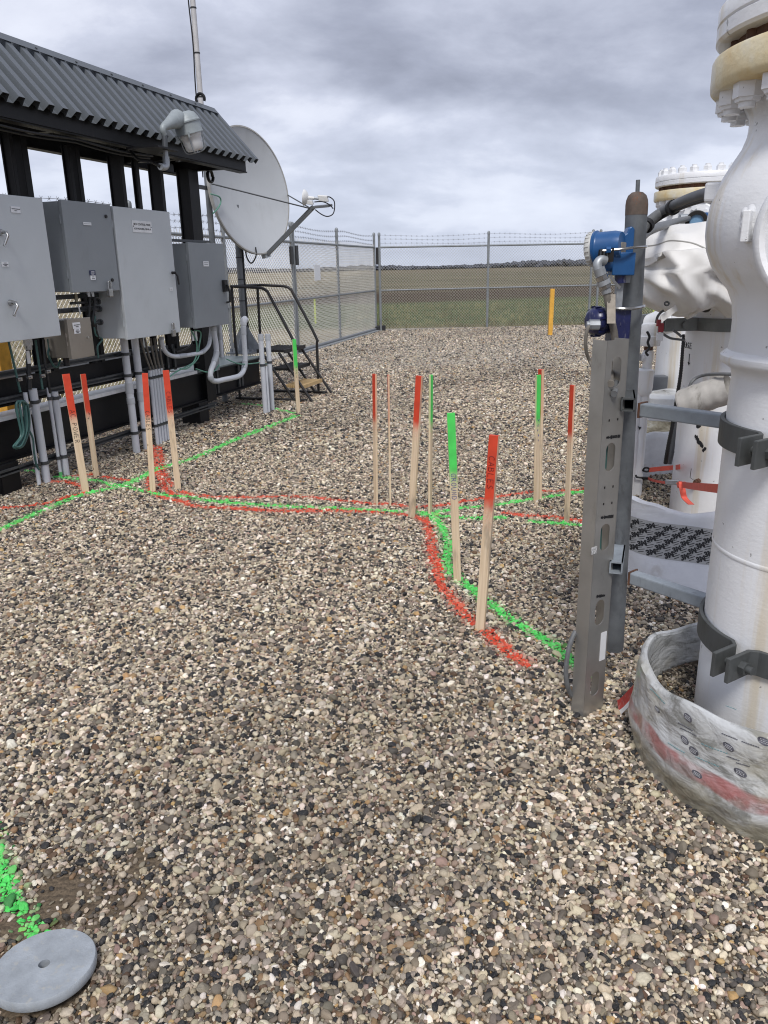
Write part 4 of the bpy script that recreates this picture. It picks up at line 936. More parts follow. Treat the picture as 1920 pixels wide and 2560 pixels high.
for s in (S1 + .012, S2 - .012):
    for dt in (-.11, .11):
        a = P(s, tr[0][0] + dt, tr[0][1] - .03); sl_ = (tr[2][1] - tr[0][1]) / (tr[2][0] - tr[0][0]); te = tr[0][0] + dt + (0 - tr[0][1]) / sl_
        MB().cyl(a, P(s, te, .015), .016, n=10).build('stringer', M['blackrail'], stair)
    MB().cyl(P(s, t_top - .05, .02), P(s, t_foot + .12, .02), .016, n=10).build('base_rail', M['blackrail'], stair)
    MB().cyl(P(s, t_top, .02), P(s, t_top, prof[0][1]), .015, n=10).build('support', M['blackrail'], stair)
MB().cyl(P(S1, t_top, prof[1][1] + .0), P(S2, t_top, prof[1][1]), .015, n=10).build('cross_rail', M['blackrail'], stair)

# ------------------------------------------------------------------ satellite dish
dish = None
pb = TP(616, 893, -4.66); pb.z = .53
dish = thing('satellite_dish', 'large pale grey satellite dish on a pipe pole at the end of the rack', 'satellite dish', pb)
dc = at(628, 478, pb.y + .05)
vd = (dc - CAM).normalized(); Rp = (RT - vd * RT.dot(vd)).normalized(); Up_ = Rp.cross(vd).normalized()
if Up_.z < 0: Up_ = -Up_
maj = (Rp * (-62) + Up_ * 285).normalized(); mnr = (Rp * 285 + Up_ * 62).normalized()
dn = (-vd * .62 + mnr * .785).normalized(); up_d = maj; sd_d = up_d.cross(dn).normalized()
RD_ = 149 / FPX * (dc - CAM).dot(F)
def dpt(u, v, w=0): return dc + sd_d * (u * RD_) + up_d * (v * RD_) + dn * w
m = MB(); nr, na = 14, 72; dep = .13; vs, fs = [], []
for side in (0, 1):
    for j in range(nr + 1):
        r = j / nr
        for i in range(na):
            th = 2 * math.pi * i / na; q = dpt(r * math.cos(th), r * math.sin(th), dep * (r * r - 1) - side * .008); vs.append(q)
o_ = (nr + 1) * na
for j in range(nr):
    for i in range(na):
        a, b, c, d = j * na + i, j * na + (i + 1) % na, (j + 1) * na + (i + 1) % na, (j + 1) * na + i
        fs += [(a, b, c, d), (o_ + d, o_ + c, o_ + b, o_ + a)]
m.add(vs, fs, True)
refl = m.build('reflector', M['dish'], dish, fixn=False)
m = MB(); rim = [dpt(math.cos(t), math.sin(t), 0) for t in np.linspace(0, 2 * math.pi, 97)]
vs, fs = [], []
for i in range(96):
    t = 2 * math.pi * i / 96; c_ = dpt(math.cos(t), math.sin(t)); ro = (c_ - dc).normalized(); vs += [c_ + dn * .006 - ro * .004, c_ + dn * .006 + ro * .012, c_ - dn * .03 + ro * .012, c_ - dn * .03 - ro * .004]
for i in range(96):
    for k in range(4): fs.append((i * 4 + k, i * 4 + (k + 1) % 4, ((i + 1) % 96) * 4 + (k + 1) % 4, ((i + 1) % 96) * 4 + k))
m.add(vs, fs); m.build('rim', pm('dish_rim', (.36, .355, .34), .6, 0, .1), refl)
ptop = Vector((pb.x, pb.y, dc.z - .15))
m = MB(); m.cyl(pb, ptop, .038, n=20); m.build('pole', M['mastgrey'], dish)
m = MB(); mm_ = dc - dn * (dep + .05); m.obox((mm_ + ptop) / 2 - dn * .06, sd_d * .05, dn * .05, (ptop - mm_).normalized() * max(.1, (ptop - mm_).length / 2)); m.obox(dc - dn * (dep + .05), sd_d * .22, dn * .025, up_d * .05).obox(dc - dn * (dep + .052), sd_d * .04, dn * .025, up_d * .28); m.build('mount', M['mastgrey'], dish)
m = MB(); m.sbox(*[v for v in (ST(pb)[0] - .2, ST(pb)[0] + .2, ST(pb)[1] - .17, ST(pb)[1] + .17)], .532, .552); m.build('base_plate', M['galv'], dish)
for dx, dy in ((ES, 1), (ES, -1), (EN, 1), (EN, -1)):
    u_ = dx * dy; w_ = (EN if dx is ES else ES) * .008; a = pb + u_ * .036 + Z * .022
    m = MB(); m.prism([a - w_ / 2, a + u_ * .155 - w_ / 2, a + u_ * .155 + Z * .06 - w_ / 2, a + Z * .31 - w_ / 2], w_); m.build('gusset', M['galv'], dish)
    for kk in (-1, 1):
        c_ = pb + u_ * .15 + (EN if dx is ES else ES) * (.11 * kk) + Z * .022; MB().cyl(c_, c_ + Z * .04, .012, n=6).build('bolt', M['galv'], dish)
bot = dpt(0, -1.0, 0)
elb = at(783, 518, (bot + dn * .75).y); armend = elb + (at(826, 514, elb.y) - elb)
m = MB(); ax = (elb - bot + up_d * .05); st = bot - up_d * .03 - dn * .02
m.obox((st + elb) / 2, (elb - st) / 2, sd_d * .016, (elb - st).cross(sd_d).normalized() * .024); m.build('boom', M['mastgrey'], dish)
m = MB(); m.obox((elb + armend) / 2, (armend - elb) / 2, sd_d * .045, (armend - elb).cross(sd_d).normalized() * .012); m.build('feed_plate', M['mastgrey'], dish)
m = MB(); m.obox(bot - up_d * .03 - dn * .03, sd_d * .05, dn * .03, up_d * .03); m.build('boom_bracket', M['galv'], dish)
lp = [dpt(-.98 * a, .0, .01) for a in (1, -1)]
wl = at(540, 470, dc.y - .25); sides = [dpt(.96, .24, .01), dpt(-.97, -.20, .01)] if proj(dpt(.9, 0))[0] < proj(dpt(-.9, 0))[0] else [dpt(-.96, .24, .01), dpt(.97, -.20, .01)]
for q in sides: MB().cyl(q, elb - (elb - bot).normalized() * .03, .0075, n=8).build('stay_rod', M['strut'], dish)
fdir = (dc - dn * dep * .5 - elb).normalized(); fc = elb + Z * .075 + (armend - elb) * .1
feed = None
tgt = dpt(0, -.1); fdir = (tgt - fc).normalized()
hp = at(764, 494, elb.y); hb = at(795, 497, elb.y); fx_ = (hp - hb).normalized(); fx_ = (fx_ * .75 + fdir * .35).normalized()
m = MB(); prof_ = [(.018, -.10), (.02, -.035), (.050, -.024), (.078, .0), (.088, .018), (.088, .022), (.076, .02), (.02, -.01), (.001, -.01)]
m.lathe(prof_, hp, fx_, 28); hrn = m.build('feed_horn', M['whitecast'], dish)
for i in range(4): MB().lathe([(.047 + i * .008, -.021 + .009 * i), (.051 + i * .008, -.022 + .009 * i), (.051 + i * .008, -.014 + .009 * i)], hp, fx_, 28).build('ring', M['whitecast'], hrn)
m = MB(); q = hp - fx_ * .10; m.cyl(q, q - fx_ * .05, .014, n=12); m.build('waveguide', M['galv'], dish)
q = at(808, 496, elb.y); m = MB(); m.obox(q, fx_ * .055, up_d.cross(fx_).normalized() * .032, up_d * .034); m.build('transmitter_block', M['whitecast'], dish, bev=.008)
q = at(774, 506, elb.y); m = MB(); m.obox(q, fx_ * .04, up_d.cross(fx_).normalized() * .03, up_d * .022); m.build('receiver_block', M['whitecast'], dish, bev=.006)
q0 = at(812, 493, elb.y)
for pts in ([(815, 493), (825, 493), (836, 505), (834, 532), (820, 541), (804, 536), (788, 524)], [(786, 505), (806, 504), (824, 512), (833, 522)]):
    MB().tube(smooth([at(x, y, elb.y - .02) for x, y in pts], 6), .0065, 6).build('feed_cable', M['blackcable'], dish)
pole_c = [Vector((pb.x, pb.y, z)) - RT * -.045 for z in np.linspace(.75, 1.85, 10)]
MB().tube(pole_c, .012, 8).build('pole_cable', M['blackcable'], dish)
MB().tube(smooth([at(x, y, pb.y - .05) for x, y in ((614, 612), (616, 640), (628, 658), (640, 640), (639, 618))], 6), .009, 8).build('drip_loop', M['blackcable'], dish)
for z in (.9, 1.15, 1.4, 1.65): MB().cyl(pb + Z * (z - .53), pb + Z * (z - .52), .042, n=16).build('cable_tie', M['blackcable'], dish)

# ------------------------------------------------------------------ whip mast behind the roof
b = TP(517, 436, -4.75); b.z = 0; ms = thing('antenna_mast', 'tall slim pale antenna mast rising behind the roof end', 'mast', b)
MB().cyl(b, b + Z * 2.75, .034, n=18).build('lower_pipe', M['mastgrey'], ms); MB().cyl(b + Z * 2.7, b + Z * 5.2, .028, n=18).build('upper_tube', M['mast'], ms)
MB().tube([b + RT * -.038 + Vector((0, -.01, 0)) + Z * z + RT * (.006 * math.sin(z * 7)) for z in np.arange(2.5, 5.2, .08)], .008, 6).build('antenna_cable', M['blackcable'], ms)
for z in (3.3, 3.72, 4.14, 4.5): MB().cyl(b + Z * z, b + Z * (z + .012), .033, n=18).build('tie', M['blackcable'], ms)
m = MB(); m.sbox(ST(b)[0] - .3, ST(b)[0] + .08, ST(b)[1] + .03, ST(b)[1] + .06, 2.36, 2.40); m.build('stay_bracket', M['strut'], ms)
q = at(505, 245, b.y - .3); 
a = [P(7.42, -4.2, 2.40) + Z * (.055 * math.sin(t)) + ES * (.05 * math.cos(t)) + EN * (.0011 * t) for t in np.linspace(0, 18.8, 60)]
tag(MB().tube(a, .010, 8).build('coiled_cable', M['blackcable'], None, a[0]), 'small coil of black cable tied under the far end of the roof', 'cable', cg)
m = MB(); c_ = P(7.5, -4.62, 2.92); m.obox(c_ + ES * .06, ES * .07, EN * .012, Z * .03); 
cable([(527, 485), (548, 492), (552, 505), (545, 520), (532, 534)], .008, 'greenwire', 'thin green ground wire curving beside the mast under the roof end', -4.6)

# ------------------------------------------------------------------ flood lamp on the front eave
LT = -3.62
lamp = thing('flood_lamp', 'grey industrial jar lamp with a wire guard on the front eave of the rack', 'lamp', TP(412, 372, LT))
jc = TP(468, 313, LT); je = TP(487.5, 372, LT); jx = (je - jc).normalized(); jx = (jx - (jc - CAM).normalized() * .30).normalized(); LJ = (je - jc).length * 1.02
m = MB(); m.lathe([(.001, -.10), (.05, -.098), (.085, -.08), (.104, -.045), (.11, -.03), (.113, -.028), (.113, -.018), (.106, -.016), (.106, .05), (.109, .058), (.109, .066), (.098, .066), (.095, .05)], jc, jx, 40); m.build('housing', M['lampgrey'], lamp)
m = MB(); m.lathe([(.086, .045), (.088, .07), (.087, .085), (.082, .09), (.077, LJ * .70), (.072, LJ * .93), (.06, LJ * 1.0), (.03, LJ * 1.03), (.001, LJ * 1.035)], jc, jx, 40); m.build('glass_jar', M['glass'], lamp)
MB().lathe([(.001, .04), (.05, .05), (.03, .13), (.02, .15), (.001, .152)], jc, jx, 20).build('bulb', pm('white_bulb', (.75, .75, .73), .3), lamp)
aa = jx.orthogonal().normalized(); bb_ = jx.cross(aa)
for k in range(4):
    t = math.pi / 4 + k * math.pi / 2; o2 = aa * math.cos(t) + bb_ * math.sin(t)
    MB().tube(smooth([jc + jx * .06 + o2 * .104, jc + jx * LJ * .5 + o2 * .094, jc + jx * LJ * .95 + o2 * .086, jc + jx * LJ * 1.07 + o2 * .06, jc + jx * LJ * 1.09 + o2 * .03], 5), .0048, 6).build('guard_wire', M['galv'], lamp)
MB().tube([jc + jx * LJ * 1.09 + (aa * math.cos(t) + bb_ * math.sin(t)) * .03 for t in np.linspace(0, 6.283, 21)], .0048, 6).build('guard_wire', M['galv'], lamp)
for t in (2.6, 5.4, .4): 
    o2 = aa * math.cos(t) + bb_ * math.sin(t); MB().obox(jc + jx * .07 + o2 * .112, jx * .02, o2 * .012, jx.cross(o2) * .008).build('lug', M['lampgrey'], lamp)
el = TP(408, 322, LT); m = MB(); m.tube(smooth([TP(411, 338, LT), el + Z * .005, TP(425, 308, LT), TP(452, 297, LT) - EN * .03], 5), [.022, .022, .023, .024, .025, .027, .029, .032, .035, .039, .044, .050, .056, .062, .068, .072], 14); m.build('elbow', M['lampgrey'], lamp)
m = MB(); m.cyl(TP(411, 335, LT), TP(413, 372, LT), .022, n=16); m.build('stem', M['strut'], lamp)
p = TP(413, 374, LT); m = MB(); m.obox(p - EN * .08 - ES * .05, ES * .14, EN * .14, Z * .006); m.build('bracket', M['black'], lamp)
m = MB(); m.cyl(p, p - Z * .05, .02, n=8).cyl(p - Z * .05, p - Z * .075, .026, n=8); m.tube(smooth([p - Z * .07, p - Z * .115 - ES * .01, p - Z * .13 - ES * .05, p - Z * .13 - ES * .09], 4), .026, 12); m.build('gland', M['galv'], lamp)
MB().tube(smooth([p - Z * .13 - ES * .09, TP(375, 403, LT - .1), TP(345, 398, LT - .2), TP(325, 375, -3.9), P(ST(TP(318, 366, -3.92))[0], -3.92, 2.42)], 6), .012, 8).build('supply_cable', M['blackcable'], lamp)

# ------------------------------------------------------------------ survey stakes
def stake(bx, by, tx, ty, colr, yaw, label, text=None, ink='ink', w=.040, th=.013, tz=.60, back=False, scr=None):
    b = G(bx / .86406, by / .86406); t = at(tx / .86406, ty / .86406, b.y); ax = t - b; L = ax.length; zx = ax.normalized()
    f = Vector((-b.x, -b.y, 0)).normalized(); f = Matrix.Rotation(R_(yaw), 3, 'Z') @ f; f = (f - zx * f.dot(zx)).normalized(); sx = zx.cross(f) * 1
    sx = f.cross(zx) * -1
    m = MB(); m.obox((0, 0, L / 2 - .03), (w / 2, 0, 0), (0, th / 2, 0), (0, 0, L / 2 + .03))
    o = m.build('survey_stake', M['stake_' + colr], None, (0, 0, 0), bev=.0012)
    # local z is shifted so that the paint always covers the top 0.27 m
    me = o.data; dz = .85 - L
    for v in me.vertices: v.co.z += dz
    mw = Matrix((sx, -f, zx)).transposed().to_4x4(); mw.translation = b - zx * dz; o.matrix_world = mw
    tag(o, label, 'stake', 'survey stakes with painted tops')
    if text:
        m = MB(); x0 = 0; h = w * .62
        # written down the stake, letters turned a quarter
        letter(m, text, (-h * .5, -th / 2 - .0002, tz), Vector((0, 0, -1)), Vector((1, 0, 0)), h, .0016, adv=.97)
        wr = m.build('handwriting', M[ink], None, (0, 0, 0)); wr.parent = o
    if scr:                                                   # unreadable scribbles
        m = MB(); rr = random.Random(int(bx))
        for k in range(scr):
            z = tz - k * .034; m.tube([(rr.uniform(-.013, .013), -th / 2 - .0002, z + rr.uniform(-.013, .013)) for _ in range(5)], .0013, 4)
        wr = m.build('handwriting', M[ink], None, (0, 0, 0)); wr.parent = o
    return o
stake(185, 1062, 142, 808, 'red', 10, 'red topped stake lettered AC. POWER, leaning left by the conduits', 'AC. POWER', w=.050, tz=.60)
stake(209, 1033, 179, 808, 'red', 25, 'slim red topped stake just behind the AC. POWER stake', None, w=.040, scr=2, tz=.56)
stake(330, 1056, 313, 806, 'red', -8, 'red topped stake lettered CABLES, left of the row of five conduits', 'CABLES', w=.040, tz=.585)
stake(384, 1050, 358, 800, 'red', 5, 'weathered red topped stake faintly lettered CABLES, right of the five conduits', 'CABLES', ink='redink', w=.044, tz=.70)
stake(645, 893, 635, 733, 'green', 35, 'green topped stake standing in front of the steel stairs', None, ink='ink', w=.046, scr=4, tz=.56)
stake(812, 1088, 809, 808, 'red', -62, 'narrow red topped stake, leftmost of the middle cluster', None)
stake(843, 1092, 839, 810, 'red', -86, 'very thin stake seen edge on with faint red top, second in the middle cluster', None, w=.034, th=.011)
stake(889, 1118, 906, 812, 'red', -40, 'red topped stake with a knot, beside the bend where the paint lines split', None, w=.044, th=.018)
stake(929, 1108, 931, 810, 'green', 68, 'thin green topped stake seen nearly edge on, right of the knotty red one', None, w=.038)
stake(988, 1250, 974, 892, 'green', 5, 'green topped stake lettered GROUND in blue', 'GROUND', ink='blueink', w=.038, tz=.555)
stake(1037, 1360, 1068, 940, 'red', -22, 'nearest red topped stake lettered CABLES, on the red paint line', 'CABLES', ink='redink', w=.040, th=.018, tz=.765)
stake(1158, 1085, 1163, 810, 'green', 50, 'green topped stake with blue scribble touching a red one, right side', None, ink='blueink', w=.040, scr=5, tz=.565)
stake(1164, 1080, 1169, 798, 'red', -55, 'red topped stake directly behind the green one, right side', None, w=.040, th=.02)
stake(1224, 1125, 1237, 832, 'red', -52, 'weathered red topped stake nearest the steel channel on the right', None, w=.040)

# ------------------------------------------------------------------ round lid in the foreground
lid = thing('round_lid', 'round grey concrete lid with a hole in the middle, bottom left of the yard', 'lid', DISC)
rl = .110; m = MB(); m.lathe([(rl * .97, -.022), (rl, -.018), (rl + .001, -.008), (rl, .001), (rl - .002, .004), (.0125, .004), (.0125, -.022)], DISC, Z, 72)
dl = m.build('disc', M['concrete'], lid)
lid.rotation_euler = (R_(-6), 0, 0); lid.location.z += .001
MB().cyl(DISC - Z * .022, DISC - Z * .018, .0125, n=20).build('hole', M['hole'], lid)  # near-black plug paints the shade at the bottom of the bore
q = DISC + (G(222, 2386, .034) - DISC) * .97; q.z = DISC.z; 
m = MB(); q = G(202, 2387, .034); m.cyl(Vector((q.x, q.y, DISC.z + .0035)), Vector((q.x, q.y, DISC.z + .0045)), .003, n=12); m.build('bolt_hole_shade', M['hole'], lid)  # thin dark disc laid on the lid for the shade in a small hole
m = MB(); pts = []                                            # green overspray on its edge
q0 = G(118, 2331, .034); an = math.atan2(q0.y - DISC.y, q0.x - DISC.x)
for i in range(13):
    t = an - .30 + .6 * i / 12; pts.append(DISC + Vector((math.cos(t), math.sin(t), 0)) * (rl - .004) + Z * .0045)
for i in range(12, -1, -1):
    t = an - .30 + .6 * i / 12; pts.append(DISC + Vector((math.cos(t), math.sin(t), 0)) * (rl - .006 - .011 * math.sin(math.pi * i / 12) * (1 + .3 * math.sin(i * 2.2))) + Z * .0045)
m.prism(pts, Z * .0003); m.build('paint_overspray', pm('green_overspray_lid', (.12, .48, .16), .6, 0, .2, 60), lid)

# ------------------------------------------------------------------ white valves
HEXN = {}
def nut(r, h, key):
    if key not in HEXN:
        m = MB(); m.cyl((0, 0, 0), (0, 0, h * .8), r, n=6).cyl((0, 0, h * .8), (0, 0, h), r * .86, r * .8, n=6).cyl((0, 0, h), (0, 0, h + .012), r * .55, n=10)
        o = m.build('nut_proto', M['valve'], None, (0, 0, 0)); HEXN[key] = o.data; bpy.data.objects.remove(o)
    return HEXN[key]
def valve(c, dz, label, group, nuts_top=True):
    v = thing('pipeline_valve', label, 'valve', c, group); O = Vector(c) + Z * dz
    prof = [(.276, -.3 - dz), (.276, 1.16), (.274, 1.19), (.278, 1.213), (.292, 1.224), (.306, 1.232), (.310, 1.240), (.309, 1.252), (.300, 1.259), (.291, 1.266), (.288, 1.30), (.288, 1.345), (.294, 1.39), (.309, 1.425), (.334, 1.455), (.357, 1.488), (.372, 1.525), (.379, 1.565), (.379, 1.60), (.374, 1.64), (.363, 1.675), (.348, 1.71), (.328, 1.745), (.310, 1.775), (.300, 1.805), (.298, 1.83), (.302, 1.85), (.315, 1.875), (.32, 1.915)]
    n = MB(); n.lathe(prof, O, Z, 96); b = n.build('body', M['valve'], v)
    MB().lathe([(.30, 1.905), (.392, 1.906), (.399, 1.913), (.401, 1.925), (.401, 1.976), (.397, 1.984), (.30, 1.986)], O, Z, 96).build('lower_flange', M['cream'], v)
    MB().lathe([(.355, 1.985), (.355, 2.018)], O, Z, 64).build('gasket', M['rust'], v)
    MB().lathe([(.30, 2.016), (.39, 2.017), (.397, 2.024), (.397, 2.052), (.392, 2.056), (.397, 2.060), (.397, 2.095), (.39, 2.104), (.30, 2.106), (.001, 2.106)], O, Z, 96).build('upper_flange', M['valve'], v)
    for k in range(22):
        a = 2 * math.pi * (k + .3) / 22; q = O + Vector((math.cos(a), math.sin(a), 0)) * .350
        for kind, zz in (('low', 1.906), ('top', 2.106)):
            o = bpy.data.objects.new('nut', nut(.035, .042, 'n')); COL.objects.link(o); o.parent = v
            o.location = q + Z * zz - v.location
            if kind == 'low': o.rotation_euler = (math.pi, 0, a * 1.7)
            else: o.rotation_euler = (0, 0, a * 1.3)
        MB().cyl(q + Z * 1.98, q + Z * 2.02, .018, n=10).build('stud', M['rust'], v)
    return v, O
gv = 'row of white pipeline valves'
v1, O1 = valve(V1, 0, 'big white pipeline valve nearest us at the right edge, rust stained flange on top', gv)
# end closure disc facing left towards us, weld bar, lug
dd = Vector((-.615, -.79, 0)).normalized(); dcn = O1 + dd * .335 + Z * 1.555
MB().lathe([(.19, -.10), (.182, .0), (.178, .035), (.168, .048), (.160, .050), (.154, .044), (.151, .036), (.10, .044), (.001, .048)], dcn, dd, 72).build('end_cover', M['valve'], v1)
dt = dd.cross(Z)
q = hit(1871, 566, dcn - dd * .005, dd); m = MB(); m.obox(q, dt * .009, dd * .03, Z * .036); m.build('nameplate_block', M['valve'], v1, bev=.003)
q = O1 + Vector((-.92, .38, 0)).normalized() * .355 + Z * 1.675; m = MB(); m.obox(q, Vector((-.92, .38, 0)).normalized() * .035, Vector((.38, .92, 0)).normalized() * .035, Z * .024); m.build('lug', M['valve'], v1, bev=.006)
for k in range(26):                                           # runs of thick white sealant and chipped paint by the block
    rr = random.Random(k); q = hit(1850 + rr.uniform(-22, 14), 560 + rr.uniform(-34, 26), dcn, dd); r_ = (q - O1); r_.z = 0
    zq = q.z; rad = np.interp(zq, [p[1] for p in prof_v] if 'prof_v' in globals() else [1.455, 1.525, 1.6, 1.675], [.334, .372, .379, .363])
    n_ = r_.normalized(); q = O1 + n_ * (rad + .001) + Z * zq; 
    m = MB(); m.lathe([(.001, .006), (.006, .005), (.011 + rr.random() * .006, 0)], q, n_, 10); m.build('sealant_blob', M['valve'], v1)
# tape joint on the lower pipe
MB().lathe([(.2762, .70), (.2775, .702), (.2775, .712), (.2762, .714)], O1, Z, 96, wob=None).build('coating_seam', M['valve'], v1)

v2, O2 = valve(V2, .085, 'white pipeline valve farthest away, rust stained flange seen above the vinyl cover', gv)
fdv = Vector((-.62, -.78, 0)).normalized()
m = MB(); c_ = O2 + fdv * .30 + Z * 1.56; m.lathe([(.10, -.1), (.33, -.1), (.33, .04), (.32, .05), (.17, .052), (.16, .08), (.001, .085)], c_, fdv, 64); m.build('body_flange', M['valve'], v2)
for k in range(18):
    a = 2 * math.pi * k / 18; sd_ = fdv.cross(Z); q = c_ + (sd_ * math.cos(a) + Z * math.sin(a)) * .275 + fdv * .05; MB().cyl(q, q + fdv * .03, .022, n=6).build('body_nut', M['valve'], v2)
for p_ in ((1660, 540), (1685, 580)): pass

p3 = thing('pipeline_valve', 'white pipe with EASE handwritten on it, under a loose vinyl cover', 'valve', P3, gv)
MB().lathe([(.279, -.2), (.279, .62), (.281, .64), (.281, .70), (.279, .72), (.279, 1.30), (.30, 1.36), (.30, 1.5), (.26, 1.6), (.001, 1.62)], P3, Z, 72).build('body', M['valve'], p3)
def on_cyl(c, r, az0, z0):
    return lambda a, b: Vector(c) + Vector((math.cos(az0 + a / r), math.sin(az0 + a / r), 0)) * r + Z * (z0 + b)
az3 = math.atan2(-P3.y, -P3.x)
g_ = hit(1717, 872, P3 + Vector((-.1, -.23, 0)), Vector((0, 1, 0)))
qE = at(1709.5, 868, P3.y - .02); azE = math.pi - .20
m = MB(); letter(m, 'EASE', None, None, None, 0.033, .0020, wrap=on_cyl(P3, .2805, azE, g_.z - .02)); m.build('handwriting', M['ink'], p3)
w_ = on_cyl(P3, .2805, azE + .03, g_.z); m = MB()
m.tube([w_(.085, -.05), w_(.09, -.115)], .0022, 4).tube([w_(.078, -.098), w_(.09, -.115), w_(.10, -.10)], .0022, 4); m.build('arrow_mark', M['ink'], p3)
rr = random.Random(5)
for (x, y, n_, dx) in ((1712, 1072, 4, 6), (1728, 1067, 3, 5), (1706, 1103, 3, 6), (1727, 1110, 6, 8), (1742, 1118, 4, 5), (1756, 1126, 3, 5)):      # patches where the coating is torn to the black tape below
    for k in range(n_):
        q = at(x + rr.uniform(-dx, dx), y + rr.uniform(-5, 5), P3.y - .22); a = math.atan2(q.y - P3.y, q.x - P3.x); w_ = on_cyl(P3, .2795, a, q.z); m = MB()
        pts = [w_(.009 * math.cos(t) * rr.uniform(.5, 1.4), .011 * math.sin(t) * rr.uniform(.5, 1.4)) for t in np.linspace(0, 5.2, 6)]; m.prism(pts, Vector((math.cos(a), math.sin(a), 0)) * .0008); m.build('tear_mark', M['ink'], p3)
q = at(1724, 1211, P3.y - .26); a = math.atan2(q.y - P3.y, q.x - P3.x); n_ = Vector((math.cos(a), math.sin(a), 0))
m = MB(); b_ = P3 + n_ * .279 + Z * q.z; m.cyl(b_, b_ + n_ * .03, .016, n=8).cyl(b_ + n_ * .03, b_ + n_ * .05, .011, n=10); m.build('stud', M['rust'], p3)
MB().tube([b_ + n_ * .03, b_ + n_ * .05 + Z * .03 - RT * .03, b_ + n_ * .05 + Z * .085 - RT * .028], .0018, 4).build('wire', M['ink'], p3)
# grey band clamp with its lug
zc = at(1700, 815, P3.y - .2).z
bd = thing('band_clamp', 'flat grey steel band bolted round the white pipe under the vinyl cover', 'clamp', P3 + Z * zc)
MB().lathe([(.281, -.036), (.292, -.036), (.292, .036), (.281, .036)], P3 + Z * zc, Z, 64).build('band', M['bandgrey'], bd)
ta = Vector((-1, -.12, 0)).normalized(); tn = ta.cross(Z)
for k in (-1, 1):
    c_ = P3 + ta * .375 + Z * zc + tn * (.014 * k - .05); MB().obox(c_, ta * .10, tn * .005, Z * .036).build('lug', M['bandgrey'], bd)
c_ = P3 + ta * .36 + Z * zc - tn * .05; MB().cyl(c_ - tn * .03, c_ + tn * .05, .013, n=6).build('bolt', M['strut'], bd); 
c_ = P3 + ta * .36 + Z * zc - tn * .05; MB().cyl(c_ + tn * .015, c_ + tn * .035, .022, n=6).cyl(c_ - tn * .035, c_ - tn * .015, .022, n=6).build('nut', M['bandgrey'], bd)

# vinyl cover over the middle valve's operator
def vinyl():
    nu, nv = 200, 150; c_ = at(1722, 676, 4.35); vs, fs = [], []
    ax_, ay_, az_ = .33, .30, .222
    for j in range(nv + 1):
        ph = -math.pi / 2 * .93 + (math.pi * .93 / 2 + math.pi / 2) * j / nv
        for i in range(nu):
            th = 2 * math.pi * i / nu; e = .62
            sg = lambda x, p: math.copysign(abs(x) ** p, x)
            x = sg(math.cos(ph), e) * sg(math.cos(th), e); y = sg(math.cos(ph), e) * sg(math.sin(th), e); z = sg(math.sin(ph), .7)
            p = Vector((x * ax_, y * ay_, z * az_ * (.84 if z < 0 else 1))); 
            p.x += .05 * z * (1 if z < 0 else .4) * -1 + (.04 if z > 0 else 0)
            if z > .4: p.z += .05 * x                                        # the top rises to the right
            if x < -.2 and z < -.2: p.z += -.09 * (z + .2) * (-x)            # left lower corner cut up
            fold = mnoise.noise(Vector((x * 1.5 + 3, z * 1.1, y * 1.3))) * .07 + (1 - math.sqrt(mnoise.noise(Vector((x * 1.9 + z * 1.2, z * .9 - 2, y * 1.4))) ** 2 + .012) * 2.6) * .060 + mnoise.noise(Vector((x * 4, y * 4, z * 3))) * .010
            n = Vector((x / ax_, y / ay_, z / az_)).normalized(); p += n * fold * (1.15 if z < .5 else .4)
            vs.append(c_ + p)
    for j in range(nv):
        for i in range(nu): fs.append((j * nu + i, j * nu + (i + 1) % nu, (j + 1) * nu + (i + 1) % nu, (j + 1) * nu + i))
    cv_ = thing('vinyl_cover', 'baggy white vinyl cover tied over the middle valve', 'cover', c_ - Z * .28)
    m = MB(); m.soft = True; m.add(vs, fs, True); o = m.build('cover', M['canvas'], cv_); 
    # seam line, hem flaps with eyelets
    seam = smooth([at(x, y, 4.02) for x, y in ((1608, 616), (1642, 612), (1672, 602), (1702, 603), (1735, 609), (1765, 622))], 6)
    bvh = None
    from mathutils.bvhtree import BVHTree
    bt = BVHTree.FromPolygons(vs, fs); sm_ = []
    for p in seam:
        d = (p - CAM).normalized(); h = bt.ray_cast(CAM, d)
        if h[0] is not None: sm_.append(h[0] - d * .001)
    if len(sm_) > 4: MB().tube(sm_, .0042, 5).build('seam', pm('seam_grey', (.36, .35, .33), .8), cv_)  # seam in a darker grey than the cover
    for pts, ey in ((((1650, 790), (1690, 762), (1694, 776), (1655, 806)), (1667, 759)), (((1712, 762), (1765, 738), (1768, 748), (1716, 774)), (1764, 741)), (((1780, 758), (1800, 716), (1810, 720), (1786, 760)), None)):
        q = [at(x, y, 4.10) for x, y in pts]; m = MB(); m.prism(q, Vector((0, .006, 0))); m.build('hem_flap', M['canvas'], cv_)
    for x, y in ((1667, 759), (1763, 741)):
        q = at(x, y, 4.06); m = MB(); a = [q + RT * (.011 * math.cos(t)) + UP * (.009 * math.sin(t)) for t in np.linspace(0, 6.283, 17)]; m.tube(a, .0045, 6); m.build('eyelet', M['ink'], cv_)
vinyl()

